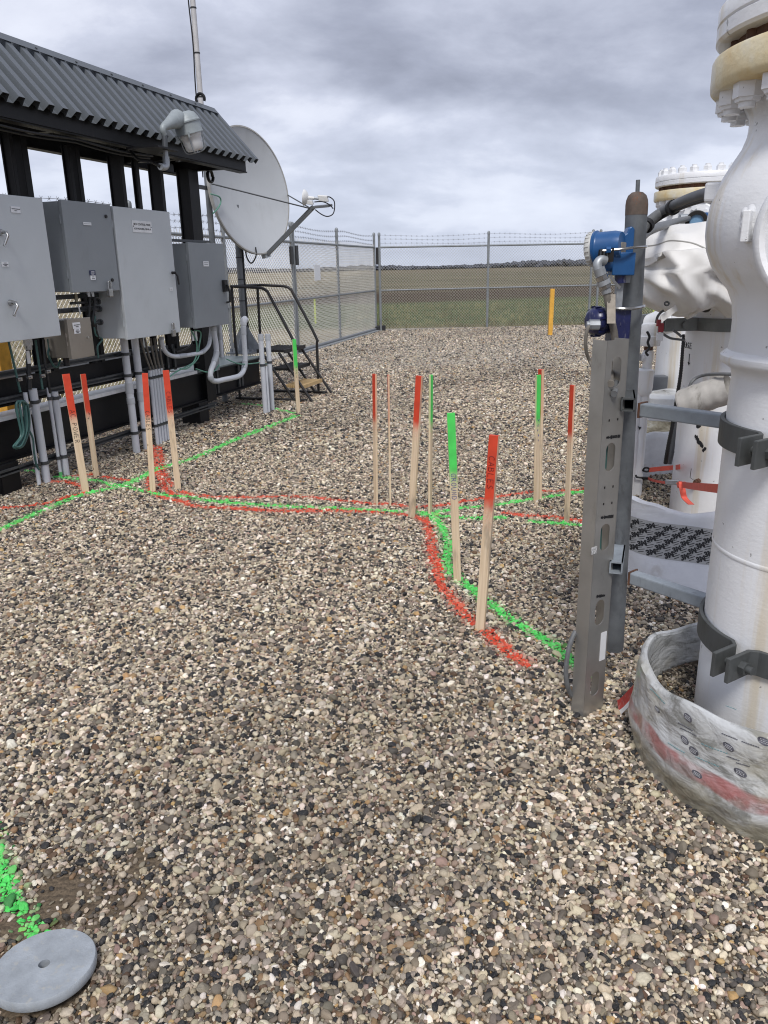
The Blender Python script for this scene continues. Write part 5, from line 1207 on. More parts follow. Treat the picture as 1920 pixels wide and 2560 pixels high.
# ------------------------------------------------------------------ instrument stand: thick pipe on two arms clamped to the near valve
pB = at(1562, 1060, 2.60); pB.z = 0; PB0 = at(1535, 1622, 2.60); PB1 = at(1592, 512, 2.60); pax = (PB1 - PB0).normalized(); stand = thing('instrument_stand', 'thick weathered grey pipe stand with rusty cap, held by arms clamped to the near valve', 'stand', pB)
rp_ = .0335
MB().cyl(PB0, PB1, rp_, n=32).build('pipe', M['post'], stand)
MB().lathe([(rp_ + .0006, -.03), (rp_ + .0008, .0), (rp_ * .97, .014), (rp_ * .82, .027), (rp_ * .5, .036), (.001, .039)], PB1, pax, 32).build('cap', pm('rusty_cap', (.10, .075, .06), .75, 0, .45, 24, (.16, .06, .025), .8, .2, 80), stand)
m = MB(); m.cyl(PB1 + pax * .02, PB1 + pax * .072, .0065, n=10); m.build('rod', M['post'], stand)
todir = (V1 - pB); todir.z = 0; ud = todir.normalized(); usd = ud.cross(Z)
def zat(x, y, Yd): return at(x, y, Yd).z
for nm, yy in (('upper', 1021), ('lower', 1436)):
    pC = at(1585 if yy < 1200 else 1562, yy, 2.60); z = pC.z; pC.z = 0; ud = (V1 - pC).normalized(); usd = ud.cross(Z)
    a = pC + ud * (rp_ - .004) + Z * z; b = V1 - ud * .283 + Z * z
    m = MB(); hw = .0215; m.obox((a + b) / 2, (b - a) / 2, usd * hw, Z * hw); arm_ = m.build('arm', M['arm'], stand, bev=.005)
    m = MB(); w_ = [a + ud * .003 + usd * (sx * hw * 1.04) + Z * (sz_ * hw * 1.04) for sx, sz_ in ((-1, -1), (-1, 0), (-1, 1), (0, 1), (1, 1), (1, 0), (1, -1), (0, -1), (-1, -1))]
    m.tube(w_, .0042, 8); m.build('weld', M['rust'], arm_)
    # bracket stub on the other side carrying the steel channel
    c_ = pB - ud * .03 - usd * 0 + Z * (z + .005)
    zc = z + .004
    lugd = Vector((-.85, -.525, 0)).normalized(); lugn = lugd.cross(Z)
    if lugn.dot(Vector((.5, -.85, 0))) < 0: lugn = -lugn
    a0 = math.atan2(lugd.y, lugd.x)
    for sg, nm2 in ((1, 'clamp_half'), (-1, 'clamp_half')):
        gap = .020; ang0 = a0 + sg * (gap / .285); m = MB(); ri, ro, hh = .279, .291, .037
        angs = [ang0 + sg * (math.pi - 2 * gap / .285) * i / 40 for i in range(41)]
        inn = [V1 + Vector((math.cos(t), math.sin(t), 0)) * ri for t in angs]; out = [V1 + Vector((math.cos(t), math.sin(t), 0)) * ro for t in angs]
        # flat lug, joined by a bend
        e_i, e_o = inn[0], out[0]; side_ = lugn * (1 if (out[0] - V1 - lugd * .28).dot(lugn) > 0 else -1)
        l1 = V1 + lugd * .300 + side_ * .022; l2 = V1 + lugd * .392 + side_ * .022
        path = [l2, l1] + [(i_ + o_) / 2 for i_, o_ in zip(inn[1:], out[1:])]
        vs, fs = [], []
        for i, p_ in enumerate(path):
            t = (path[min(i + 1, len(path) - 1)] - path[max(i - 1, 0)]).normalized(); nn2 = t.cross(Z) * .006
            for s1, s2 in ((-1, -1), (1, -1), (1, 1), (-1, 1)): vs.append(p_ + nn2 * s1 + Z * (zc + hh * s2))
        for i in range(len(path) - 1):
            for k in range(4): fs.append((i * 4 + k, i * 4 + (k + 1) % 4, (i + 1) * 4 + (k + 1) % 4, (i + 1) * 4 + k))
        fs += [(3, 2, 1, 0), tuple((len(path) - 1) * 4 + k for k in range(4))]
        m.add(vs, fs); m.build(nm2, M['clampdark'], stand, bev=.002)
    c_ = V1 + lugd * .338 + Z * zc
    MB().cyl(c_ - lugn * .045, c_ + lugn * .062, .011, n=14).build('bolt', M['clampdark'], stand)
    for k in (1, -1): MB().cyl(c_ + lugn * (.028 * k), c_ + lugn * (.046 * k), .019, n=6).build('nut', M['clampdark'], stand)
    # hollow square stub behind the channel
    chd = None
    q0 = pB - Vector((.10, .02, 0)); 
# ------------------------------------------------------------------ stainless channel leaning in front of the stand
K0 = G(1459, 1789); KR = G(1505, 1768); KL = G(1439, 1768)
eR = (KR - K0); eR.z = 0; wR = eR.length; eR.normalize(); eL = (KL - K0); eL.z = 0; wL = min(eL.length, .055); eL = Vector((-eR.y, eR.x, 0)); eL = eL if eL.dot(KL - K0) > 0 else -eL
b, HT = K0, 1.28
for _ in range(1):
    lo, hi = .5, 2
    for _k in range(50):
        mid_ = (lo + hi) / 2
        if proj(K0 + Z * mid_)[1] > 852: lo = mid_
        else: hi = mid_
    HT = lo
chan = thing('steel_channel', 'upright stainless steel channel with long slots standing in front of the grey pipe', 'channel', K0)
def slotplate(o, ux, w, z0, z1, slots, sw, thn, tv):
    """plate of width w along ux from o, z0..z1, with rounded slots [(zc, half length)] of width sw; tv: thickness vector"""
    m = MB(); zc = z0; segs_ = []
    for (c_, hl) in sorted(slots):
        segs_.append((zc, c_ - hl - .012, None)); segs_.append((c_ - hl - .012, c_ + hl + .012, (c_, hl))); zc = c_ + hl + .012
    segs_.append((zc, z1, None))
    for a, b_, sl in segs_:
        if sl is None:
            m.prism([o + Z * a, o + ux * w + Z * a, o + ux * w + Z * b_, o + Z * b_], tv); continue
        c_, hl = sl; r = sw / 2; cy = hl - r; x0, x1 = w / 2 - r, w / 2 + r; q = lambda x, y: o + ux * x + Z * y
        m.prism([q(0, a), q(x0, a), q(x0, b_), q(0, b_)], tv); m.prism([q(x1, a), q(w, a), q(w, b_), q(x1, b_)], tv)
        arc = [(w / 2 + r * math.cos(t), r * math.sin(t)) for t in np.linspace(0, math.pi, 15)]
        m.prism([q(x0, b_), q(x1, b_)] + [q(x, c_ + cy + y) for x, y in arc], tv); m.prism([q(x1, a), q(x0, a)] + [q(x, c_ - cy - y) for x, y in reversed(arc)], tv)
    return m
def zpix(y, p):                                              # height at which the plan point p shows at photo row y
    lo, hi = 0, 2.2
    for _ in range(50):
        mid_ = (lo + hi) / 2
        if proj(p + Z * mid_)[1] > y: lo = mid_
        else: hi = mid_
    return lo
pm_ = K0 + eR * wR / 2
slots = [(zpix(1709, pm_), .046), (zpix(1531, pm_), .046), (zpix(1343, pm_), .046), (zpix(1143, pm_), .046), (zpix(930, pm_), .046)]
slots = sorted(slots)
tvw = eL * .0022
slotplate(K0 + eL * .0, eR, wR, -.03, HT, slots, wR * .46, .002, tvw).build('slotted_web', M['tray'], chan)
m = MB(); m.prism([K0 - eR * .001 + Z * -.03, K0 - eR * .001 + eL * wL - Z * .03, K0 - eR * .001 + eL * wL + Z * HT, K0 - eR * .001 + Z * HT], -eR * .0022); m.build('side_flange', M['tray'], chan)
q = K0 + eR * (wR + .001); m = MB(); m.prism([q - Z * .03, q + eL * wL - Z * .03, q + eL * wL + Z * HT, q + Z * HT], eR * .0022); m.build('side_flange', M['tray'], chan)
# small dark squares painted for the shade in punch holes, marker scribbles on the web
on = -eL * .0006
def webp(fx_, y): 
    p = K0 + eR * (wR * fx_); return p + Z * zpix(y, p) + on
for y0 in (1048, 1216, 1257):
    for fx_, dy in ((.32, 3), (.74, 0)):
        q = webp(fx_, y0 + dy); MB().obox(q, eR * .0022, eL * .0006, Z * .0036).build('punch_hole_shade', M['hole'], chan)
rr = random.Random(3)
for (x0, x1, y) in ((.25, .9, 1094), (.25, .85, 1294), (.28, .7, 1491)):
    m = MB()
    for k in range(16):
        a = x0 + (x1 - x0) * k / 15; hgt_ = rr.uniform(.002, .006); q = webp(a, y - 6 * (a - x0)); m.obox(q, eR * rr.uniform(.0008, .0022), eL * .0005, Z * hgt_)
    m.build('marker_smudge', M['ink'], chan)
q0 = webp(.80, 1580); q1 = webp(.80, 1650); m = MB(); m.obox((q0 + q1) / 2 - eL * .0004, eR * (wR * .15), eL * .0006, Z * ((q0 - q1).length / 2)); m.build('sticker', M['whiteplate'], chan)
q = webp(.05, 1375); m = MB(); m.obox(q - eR * .006, eR * .012, eL * .001, Z * .012); m.build('tape_scrap', pm('printed_tape_scrap', (.45, .45, .45), .6, 0, .7, 200), chan)
# hollow stubs bolted through to the stand
for yy in (1012, 1420):
    p0 = K0 + eR * wR * .92 - eL * .022; z = zpix(yy, p0); pC = PB0 + pax * ((z - PB0.z) / pax.z); dirn = (pC - p0); dirn.z = 0; ln = dirn.length; dirn.normalize(); sdv = dirn.cross(Z); h_ = .021
    m = MB(); a = p0 + Z * z; e_ = p0 + dirn * (ln - rp_ * .9) + Z * z
    for sx, sz_, wx, wz in ((-1, 0, .0025, h_), (1, 0, .0025, h_), (0, -1, h_, .0025), (0, 1, h_, .0025)):
        m.obox((a + e_) / 2 + sdv * (sx * (h_ - .0025)) + Z * (sz_ * (h_ - .0025)), (e_ - a) / 2, sdv * wx, Z * wz)
    m.build('tube_stub', M['clampdark'] if yy < 1200 else M['arm'], stand)
# conduits inside the channel
ci = K0 + eR * wR * .36 + eL * .03; cj = K0 + eR * wR * .66 + eL * .035
q = [ci + Z * z + eR * (.004 * math.sin(z * 5)) for z in np.arange(.45, HT - .05, .04)]
tag(MB().tube([p for p in q], [.0125 + .0009 * (i % 2) for i in range(len(q))], 10).build('flexible_conduit', M['greyhose'], None, q[0]), 'grey ribbed conduit inside the slotted steel channel', 'conduit', 'hoses at the instrument stand')
q = smooth([cj + Z * z + eR * dx for z, dx in ((HT - .3, 0), (.9, .0), (.75, -.002), (.62, .0), (.52, .012), (.47, .03), (.43, .045))], 6)
tag(MB().tube(q, .0085, 8).build('cable', M['teal'], None, q[-1]), 'teal cable inside the slotted steel channel', 'cable', 'hoses at the instrument stand')
q = [K0 + eL * (wL + .004) + Z * z - eR * off_ for z, off_ in ((.30, -.002), (.27, .018), (.22, .032), (.16, .036), (.11, .028), (.07, .012), (.05, -.002))]
tag(MB().tube(smooth(q, 5), .0085, 8).build('flexible_conduit', M['greyhose'], None, q[-1]), 'grey conduit bowing out of the left side of the steel channel near the ground', 'conduit', 'hoses at the instrument stand')

# ------------------------------------------------------------------ transmitters and hoses on the stand
def px(x, y, Y=2.80): return at(x, y, Y * .908)
hg = 'hoses at the instrument stand'
tx = thing('pressure_transmitter', 'bright blue round transmitter with pale end cap, high on the grey stand', 'transmitter', px(1520, 625), 'transmitters on the grey stand')
ca = px(1489, 622, 2.845); cbx = px(1558, 613, 2.79); ax = (cbx - ca).normalized(); tl = (cbx - ca).length
m = MB(); m.lathe([(.001, -.026), (.038, -.025), (.047, -.021), (.051, -.013), (.051, -.004), (.048, .0), (.03, .002)], ca, ax, 48); cap_ = m.build('end_cap', M['capgrey'], tx)
s1_ = ax.orthogonal().normalized(); s2_ = ax.cross(s1_)
m = MB()
for k in range(22):
    a = 2 * math.pi * k / 22; u = s1_ * math.cos(a) + s2_ * math.sin(a); m2 = MB(); m2.obox(ca + ax * -.012 + u * .0513, ax * .007, u * .0014, ax.cross(u) * .0018); m2.build('grip_rib', M['capgrey'], cap_)
m = MB(); m.lathe([(.03, .0), (.053, .001), (.054, .008), (.050, .011), (.048, .016), (.046, tl * .75), (.040, tl * .98), (.001, tl)], ca, ax, 40); m.build('housing', M['bluelight'], tx)
q = px(1511, 636, 2.77); m = MB(); m.obox(q + ax * .004 - Z * .004, ax * .022, Vector((0, .012, 0)), Z * .020); nb = m.build('recess_shade', M['hole'], tx)  # solid dark box set on the housing for the shade of a recess
for k in range(3): q2 = px(1502 + 8 * k, 634, 2.752); MB().obox(q2, ax * .0014, Vector((0, .001, 0)), Z * (.014 - .002 * k)).build('terminal', M['strut'], tx)
q = px(1556, 605, 2.84); m = MB(); pr = [(-.030, -.02), (-.018, .010), (.006, .026), (.012, .042), (.02, .046), (.03, .038), (.03, -.055), (-.028, -.055)]
m.prism([q + RT * a + Z * b_ - Vector((0, .022, 0)) for a, b_ in pr], Vector((0, .044, 0))); m.build('mounting_ear', M['bluelight'], tx, bev=.004)
q = px(1538, 660, 2.80); m = MB(); m.cyl(q - RT * .055, q + RT * .01, .024, n=20); m.obox(q + RT * .02, RT * .035, Vector((0, .025, 0)), Z * .034); m.build('lower_boss', M['bluelight'], tx, bev=.003)
q = px(1548, 626, 2.78); m = MB(); m.lathe([(.001, 0), (.024, 0), (.026, .003), (.026, .045), (.024, .048), (.001, .048)], q - Z * .024 + Vector((0, .02, 0)), Z, 24); m.build('bracket', pm('brown_stainless_band', (.24, .225, .205), .4, .6, .2, 20), tx)
r0 = px(1507, 627, 2.755); r1 = px(1612, 617, 2.80); MB().tube(smooth([r0, px(1560, 622, 2.745), px(1592, 618, 2.80 - .035), r1, px(1616, 616, 2.86)], 5), .0042, 8).build('u_bolt', M['steel'], tx)
q = px(1521, 625, 2.752); MB().cyl(q - RT * .008, q + RT * .006, .010, n=6).build('nut', M['bluelight'], tx)
# conduit fitting: elbow and couplings, then the grey hose
ft = thing('conduit_fitting', 'bright metal elbow and couplings hanging from the blue transmitter', 'fitting', px(1508, 700, 2.75))
e = smooth([px(1514, 652, 2.755), px(1502, 650, 2.75), px(1494, 660, 2.745), px(1496, 676, 2.742)], 5)
MB().tube(e, .0140, 16).build('elbow', M['galv'], ft)
for (x0, y0, x1, y1, r, n_) in ((1497, 670, 1503, 688, .0175, 20), (1503, 689, 1507, 700, .0190, 8), (1507, 701, 1511, 712, .0205, 20), (1511, 713, 1514, 721, .0185, 8), (1514, 722, 1517, 733, .0145, 16)):
    MB().cyl(px(x0, y0, 2.742), px(x1, y1, 2.742), r, n=n_).build('coupling', M['steel'] if n_ == 8 else M['galv'], ft)
q = smooth([px(1516, 731, 2.742), px(1521, 760, 2.742), px(1529, 800, 2.745), px(1536, 835, 2.75), px(1537, 865, 2.755), px(1530, 900, 2.75), px(1526, 935, 2.72), px(1527, 960, 2.62)], 10)
tag(MB().tube(q, [.0108 + .0006 * (i % 2) for i in range(len(q))], 12).build('flexible_conduit', M['browncable'], None, q[0]), 'taupe flexible conduit hanging from the bright couplings into the top of the channel', 'conduit', hg)
a = px(1528, 772, 2.725); tag(MB().obox(a, RT * .013 + UP * .0, Vector((0, .001, 0)), UP * .045).build('paper_tag', pm('printed_sleeve', (.34, .30, .25), .7, 0, .25, 40), None, a), 'printed sleeve wrapped round the hanging taupe conduit', 'tag')
q = smooth([px(1556, 900, 2.80), px(1548, 930, 2.76), px(1540, 960, 2.70), px(1535, 985, 2.62)], 8)
tag(MB().tube(q, .0105, 10).build('flexible_conduit', M['greyhose'], None, q[0]), 'second grey conduit dipping into the top slot of the channel beside the taupe one', 'conduit', hg)
tn = thing('pressure_transmitter', 'dark navy round transmitter with a small cable gland, lower on the grey stand', 'transmitter', px(1520, 800), 'transmitters on the grey stand')
ca = px(1487, 804); cbx = px(1552, 800, 2.83); ax = (cbx - ca).normalized(); tl = (cbx - ca).length
MB().lathe([(.001, -.024), (.026, -.022), (.038, -.014), (.045, .0), (.047, .013), (.044, .026), (.039, .03), (.039, tl), (.001, tl)], ca, ax, 40).build('housing', M['navyenamel'], tn)
s1_ = ax.orthogonal().normalized(); s2_ = ax.cross(s1_)
for k in range(12):
    a = 2 * math.pi * k / 12; u = s1_ * math.cos(a) + s2_ * math.sin(a); MB().obox(ca + ax * .004 + u * .046, ax * .010, u * .0025, ax.cross(u) * .004).build('grip_rib', M['navyenamel'], tn)
q = px(1545, 812, 2.80); m = MB(); m.obox(q, RT * .03, Vector((0, .035, 0)), Z * .055); m.build('block', M['navyenamel'], tn, bev=.005)
q = px(1482, 812, 2.74); MB().cyl(q - RT * .012, q + RT * .02, .016, n=8).cyl(q - RT * .02, q - RT * .012, .011, n=14).build('gland', M['galv'], tn)
r0 = px(1531, 771, 2.765); r1 = px(1607, 767, 2.80); MB().tube(smooth([r0, px(1560, 772, 2.75), px(1585, 771, 2.80 - .04), r1, px(1610, 765, 2.86)], 5), .0052, 8).build('u_bolt', M['steel'], tn)
MB().cyl(r0 - RT * .008, r0 + RT * .006, .011, n=6).build('nut', M['steel'], tn)
q = px(1549, 700, 2.82); m = MB(); m.obox(q, RT * .010, Vector((0, .012, 0)), Z * .09); m.obox(px(1556, 690, 2.83), RT * .02, Vector((0, .02, 0)), Z * .02); m.build('impulse_tube', M['galv'], tn)
m = MB(); m.cyl(px(1551, 683, 2.80), px(1551, 708, 2.80), .017, n=8); m.build('valve_knob', M['navyenamel'], tn)
m = MB(); m.ribbon([px(1525, 690, 2.765), px(1536, 705, 2.765), px(1550, 720, 2.765)], UP + RT * .6, .009, .0015); m.build('tag_strip', M['steel'], tn)
q = smooth([px(1480, 812, 2.74), px(1470, 820, 2.73), px(1464, 850, 2.73), px(1466, 880, 2.74), px(1474, 902, 2.75), px(1482, 920, 2.73)], 7)
tag(MB().tube(q, .0058, 8).build('cable', M['browncable'], None, q[0]), 'thin taupe cable looping from the navy transmitter to the channel top', 'cable', hg)
# hoses from the stand to the valves
q = smooth([at(1590, 600, 2.66), at(1607, 573, 2.69), at(1625, 552, 2.72), at(1655, 530, 2.74), at(1690, 512, 2.66), at(1730, 495, 2.5), at(1778, 480, 2.33)], 10)
tag(MB().tube(q, .0165, 12).build('hose', M['greyhose'], None, q[0]), 'thick grey hose arching from the stand to the near valve', 'hose', hg)
qb = [p + Vector((0, -.004, -.017)) for p in q]; tag(MB().tube(qb, .006, 8).build('cable', M['blackcable'], None, q[0]), 'thin dark cable strapped under the thick grey hose', 'cable', hg)
for i, lab in ((16, 'lower'), (38, 'upper')): 
    d = (q[i + 1] - q[i]).normalized(); tag(MB().cyl(q[i] - d * .008 - Z * .004, q[i] + d * .008 - Z * .004, .024, n=16).build('cable_tie', M['ink'], None, q[i]), 'black cable tie round the thick grey hose, %s one' % lab, 'cable tie', 'cable ties')
q = smooth([at(1600, 592, 2.7), at(1625, 574, 3.2), at(1660, 563, 4.2), at(1695, 552, 5.4), at(1722, 546, 6.3)], 8)
tag(MB().tube(q, .020, 10).build('hose', M['greyhose'], None, q[0]), 'thin grey hose running from the stand back to the small blue transmitter', 'hose', hg)
bt_ = thing('pressure_transmitter', 'small pale blue transmitter on the farthest valve above the vinyl cover', 'transmitter', at(1740, 552, 6.35))
q = at(1738, 556, 6.35); m = MB(); m.cyl(q - Vector((.03, .10, 0)), q + Vector((.06, .1, 0)), .075, n=28); m.build('housing', pm('pale_blue_enamel', (.16, .30, .46), .4), bt_)
m = MB(); a = q - Vector((.035, .115, 0)); m.lathe([(.05, 0), (.075, 0), (.082, .02), (.075, .04)], a, Vector((.41, .91, 0)), 28); m.cyl(a + Vector((.008, .02, 0)), a + Vector((.01, .024, 0)), .052, n=20); m.build('cap_rim', M['hole'], bt_)
q = at(1715, 547, 6.35); m = MB(); m.cyl(q - RT * .05, q + RT * .05, .035, n=8); m.build('gland', M['galv'], bt_)
q = at(1762, 556, 6.5); m = MB(); m.obox(q, RT * .08, Vector((0, .08, 0)), Z * .07); m.build('block', M['bluelight'], bt_, bev=.01)

# ------------------------------------------------------------------ vent pipe by the middle valve
bv_ = G(1592, 1236); 
def zY(x, y): return at(x, y, bv_.y).z
vent = thing('vent_pipe', 'white painted vent pipe with a capped top standing behind the grey stand', 'pipe', bv_)
xo = lambda x, y: Vector((at(x, y, bv_.y).x, bv_.y, at(x, y, bv_.y).z))
zt_ = zY(1612, 905)
MB().cyl(bv_ - Z * .05, bv_ + Z * zt_, .030, n=24).build('pipe', M['valve'], vent)
MB().cyl(bv_ + RT * -.042 - Z * .05, bv_ + RT * -.042 + Z * zY(1600, 985), .024, n=20).build('side_pipe', M['valve'], vent)
MB().lathe([(.03, 0), (.05, .02), (.056, .06), (.056, zY(1612, 925) - zY(1600, 990)), (.03, zY(1612, 920) - zY(1600, 990))], bv_ + Z * zY(1600, 990) - RT * .01, Z, 28).build('wrapped_joint', M['valve'], vent)
z1 = zY(1618, 905); m = MB(); m.lathe([(.03, 0), (.036, .0), (.036, .06), (.03, .062), (.03, .075)], bv_ + Z * z1, Z, 20); m.cyl(bv_ + Z * (z1 + .03), bv_ + Z * (z1 + .03) - RT * .05 - Vector((0, .02, 0)), .022, n=16); m.build('ball_valve', M['valve'], vent)
MB().cyl(bv_ + Z * (z1 + .03) - RT * .05, bv_ + Z * (z1 + .03) - RT * .075, .016, n=8).cyl(bv_ + Z * (z1 + .03) - RT * .06, bv_ + Z * (z1 + .03) - RT * .064, .034, n=16).build('valve_handle', M['galv'], vent)
z2 = z1 + .07; z3 = zY(1622, 864); MB().cyl(bv_ + Z * z2, bv_ + Z * z3, .0275, n=18).build('bare_nipple', M['rust'], vent)
MB().lathe([(.001, z3), (.062, z3), (.066, z3 + .01), (.066, z3 + .06), (.058, z3 + .065), (.058, zY(1625, 812)), (.05, zY(1625, 808)), (.001, zY(1625, 808))], bv_ + RT * .005, Z, 28).build('cap', M['valve'], vent)
q = smooth([xo(1602, 825), xo(1608, 838), xo(1604, 852), xo(1608, 865), xo(1600, 876), xo(1605, 884)], 5); 
tag(MB().tube([p - Vector((0, .12, 0)) for p in q], .008, 6).build('coiled_cable', M['blackcable'], None, q[0]), 'black cable coiled beside the vent pipe cap', 'cable', hg)
for x, y in ((1593, 1068),):
    q = xo(x + 2, y) - Vector((0, .031, 0)); m = MB(); m.prism([q + RT * a + Z * b_ for a, b_ in ((-.012, .012), (.012, .006), (.002, -.014), (-.002, -.006))], Vector((0, .002, 0))); m.build('paint_chip', M['ink'], vent)

# straps hooked to the vent pipe
def strapthing(label, hook, pts, w, side=UP):
    o = thing('ratchet_strap', label, 'strap', pts[0], 'orange straps')
    m = MB(); m.ribbon(smooth(pts, 6), side, w, .003); m.build('webbing', M['orange'], o)
    MB().tube(smooth(hook, 6), .0065, 8).build('hook', M['ink'], o); return o
yv = bv_.y
a = [at(1607, 1176, yv - .03), at(1612, 1170, yv - .05), at(1620, 1170, yv - .05), at(1624, 1175, yv - .05), at(1618, 1179, yv - .05), at(1608, 1177, yv - .03)]
strapthing('orange strap hooked to the vent pipe, the upper and shorter one', a, [at(1622, 1175, yv - .05), at(1650, 1172, yv - .15), at(1684, 1169, yv - .3), at(1700, 1167, P3.y - .20)], .030)
a = [at(1590, 1187, yv - .045), at(1591, 1192, yv - .05), at(1600, 1194, yv - .06), at(1612, 1194, yv - .06), at(1622, 1196, yv - .06), at(1612, 1199, yv - .06), at(1604, 1194, yv - .06)]
o = strapthing('orange strap with a silver buckle and hanging tail, the lower one', a, [at(1620, 1196, yv - .06), at(1640, 1203, yv - .3), at(1668, 1207, yv - .6)], .016)
bx_ = [at(1664, 1205, yv - .62), at(1700, 1207, 4.35)]; m = MB(); m.obox((bx_[0] + bx_[1]) / 2, (bx_[1] - bx_[0]) / 2, UP * .014, Vector((0, .012, 0))); m.build('buckle', M['steel'], o, bev=.004)
m = MB(); m.ribbon(smooth([at(1698, 1210, 4.32), at(1720, 1214, 4.0), at(1750, 1217, 3.3), at(1800, 1222, 2.75)], 6), UP, .034, .003); m.build('webbing', M['orange'], o)
m = MB(); m.ribbon(smooth([at(1697, 1208, 4.33), at(1704, 1214, 4.22), at(1707, 1228, 4.2), at(1711, 1244, 4.2), at(1722, 1256, 4.15), at(1728, 1261, 4.10)], 5), RT, .034, .003); m.build('tail', M['orange'], o)
q = at(1704, 1212, 4.24); m = MB(); m.cyl(q - RT * .02, q + RT * .02, .018, n=16); m.build('fold', M['orange'], o)

# black corrugated hose hanging beside the middle pipe, second one behind it
q = smooth([at(1709, 836, 4.62), at(1706, 880, 4.6), at(1702, 930, 4.6), at(1694, 985, 4.6), at(1682, 1060, 4.62), at(1672, 1110, 4.65), at(1664, 1158, 4.7)], 16)
tag(MB().tube(q, [.0075 + .0016 * (i % 2) + .005 * min(1, i / 90) for i in range(len(q))], 10).build('hose', M['blackcable'], None, q[-1]), 'black corrugated hose hanging down the left side of the pipe with EASE on it', 'hose', hg)
q = smooth([at(1700, 1000, 4.9), at(1694, 1060, 4.9), at(1683, 1110, 4.92), at(1673, 1158, 4.95)], 8)
tag(MB().tube(q, .017, 10).build('hose', M['greyhose'], None, q[-1]), 'dark grey hose hanging behind the black corrugated hose', 'hose', hg)
q = smooth([at(1723, 978, 4.3), at(1727, 958, 4.3), at(1742, 944, 4.3), at(1765, 937, 4.25), at(1795, 935, 4.1), at(1840, 936, 4.0)], 8)
tag(MB().tube(q, .009, 8).build('cable', M['greyhose'], None, q[0]), 'grey cable arching over the grey wrapped pipe stub', 'cable', hg)
for k, pts in enumerate(([(1640, 808), (1645, 790), (1660, 776), (1690, 770), (1712, 769)], [(1655, 833), (1675, 845), (1700, 849), (1712, 850)], [(1683, 826), (1695, 834), (1704, 842)])):
    q = smooth([at(x, y, 4.45) for x, y in pts], 6); tag(MB().tube(q, .007, 6).build('cable', M['greyhose'], None, q[0]), ('thin grey cable arching up to the vinyl cover from the band clamp', 'thin dark cable sagging under the band clamp', 'short dark cable end under the band clamp')[k], 'cable', hg)
q = at(1649, 842, 4.4); o = thing('padlock', 'white padlock with a red hasp hanging from the band clamp', 'padlock', q, 'padlocks')
MB().obox(q, RT * .018, Vector((0, .01, 0)), Z * .022).build('lock_body', M['whiteplate'], o, bev=.004); MB().tube([q + RT * (.012 * math.cos(t)) + Z * (.02 + .03 * math.sin(t)) for t in np.linspace(0, 3.14, 9)], .004, 6).build('shackle', M['steel'], o)
m = MB(); m.obox(q + Z * .05 + RT * .002, RT * .014, Vector((0, .008, 0)), Z * .024).obox(q + Z * .075 - RT * .012, RT * .01, Vector((0, .008, 0)), Z * .018); m.build('hasp', pm('red_hasp', (.28, .02, .03), .4), o)
# grey wrapped stub leaning in front of the middle pipe
p0 = at(1703, 1012, 4.25); p1 = at(1830, 968, 4.1); axw = (p1 - p0).normalized(); n_ = 40
prof = [(.001, -.0), (.075, .0), (.080, .01)] + [(.080 + .0012 * math.sin(k * 1.1), .01 + k * ((p1 - p0).length - .02) / 24) for k in range(25)]
tag(MB().lathe(prof, p0, axw, 40, wob=lambda th, h: 1 + .03 * mnoise.noise((math.cos(th) * 2, math.sin(th) * 2, h * 9))).build('wrapped_pipe', M['canvasgrey'], None, p0), 'pipe stub wrapped in stained grey cloth leaning in front of the middle pipe', 'pipe')
# plank and white panel behind
a, b_ = at(1612, 998, 5.6), at(1725, 1003, 5.5); m = MB(); m.obox((a + b_) / 2 - Z * .01, (b_ - a) / 2, Vector((0, .12, 0)), Z * .035); tag(m.build('white_board', M['boardwhite'], None, a, bev=.006), 'long white board lying behind the vent pipe', 'board')
a, b_ = at(1612, 1012, 5.45), at(1725, 1017, 5.35); m = MB(); m.obox((a + b_) / 2 - Z * .06, (b_ - a) / 2, Vector((0, .10, 0)), Z * .035); tag(m.build('white_board', M['valve'], None, a, bev=.006), 'white board lying just below and in front of the other one', 'board')
a, b_ = at(1590, 806, 8.5), at(1664, 795, 8.5); m = MB(); m.obox((a + b_) / 2, (b_ - a) / 2, Vector((0, .03, 0)), Z * .07); tag(m.build('grey_beam', M['mastgrey'], None, a), 'dark grey beam end left of the farthest valve below the lime marker', 'beam')
a = at(1638, 975, 6.9); a.z = 0; m = MB(); m.obox(a + Z * .25, RT * .09, Vector((0, .05, 0)), Z * .30); tag(m.build('support_block', M['mastgrey'], None, a, bev=.01), 'dark block at the foot of the farthest pipe', 'block')
bq = at(1660, 815, 6.4); wp = thing('side_fitting', 'white capped fitting with cream collar behind the band clamp', 'fitting', bq)
MB().obox(at(1690, 792, 6.3), RT * .05, Vector((0, .05, 0)), Z * .05).build('body', M['valve'], wp, bev=.008); MB().obox(at(1704, 784, 6.35), RT * .06, Vector((0, .06, 0)), Z * .075).build('collar', M['cream'], wp, bev=.008)
MB().cyl(at(1630, 815, 6.5), at(1690, 792, 6.3), .10, .11, n=24).build('shell', M['valve'], wp)

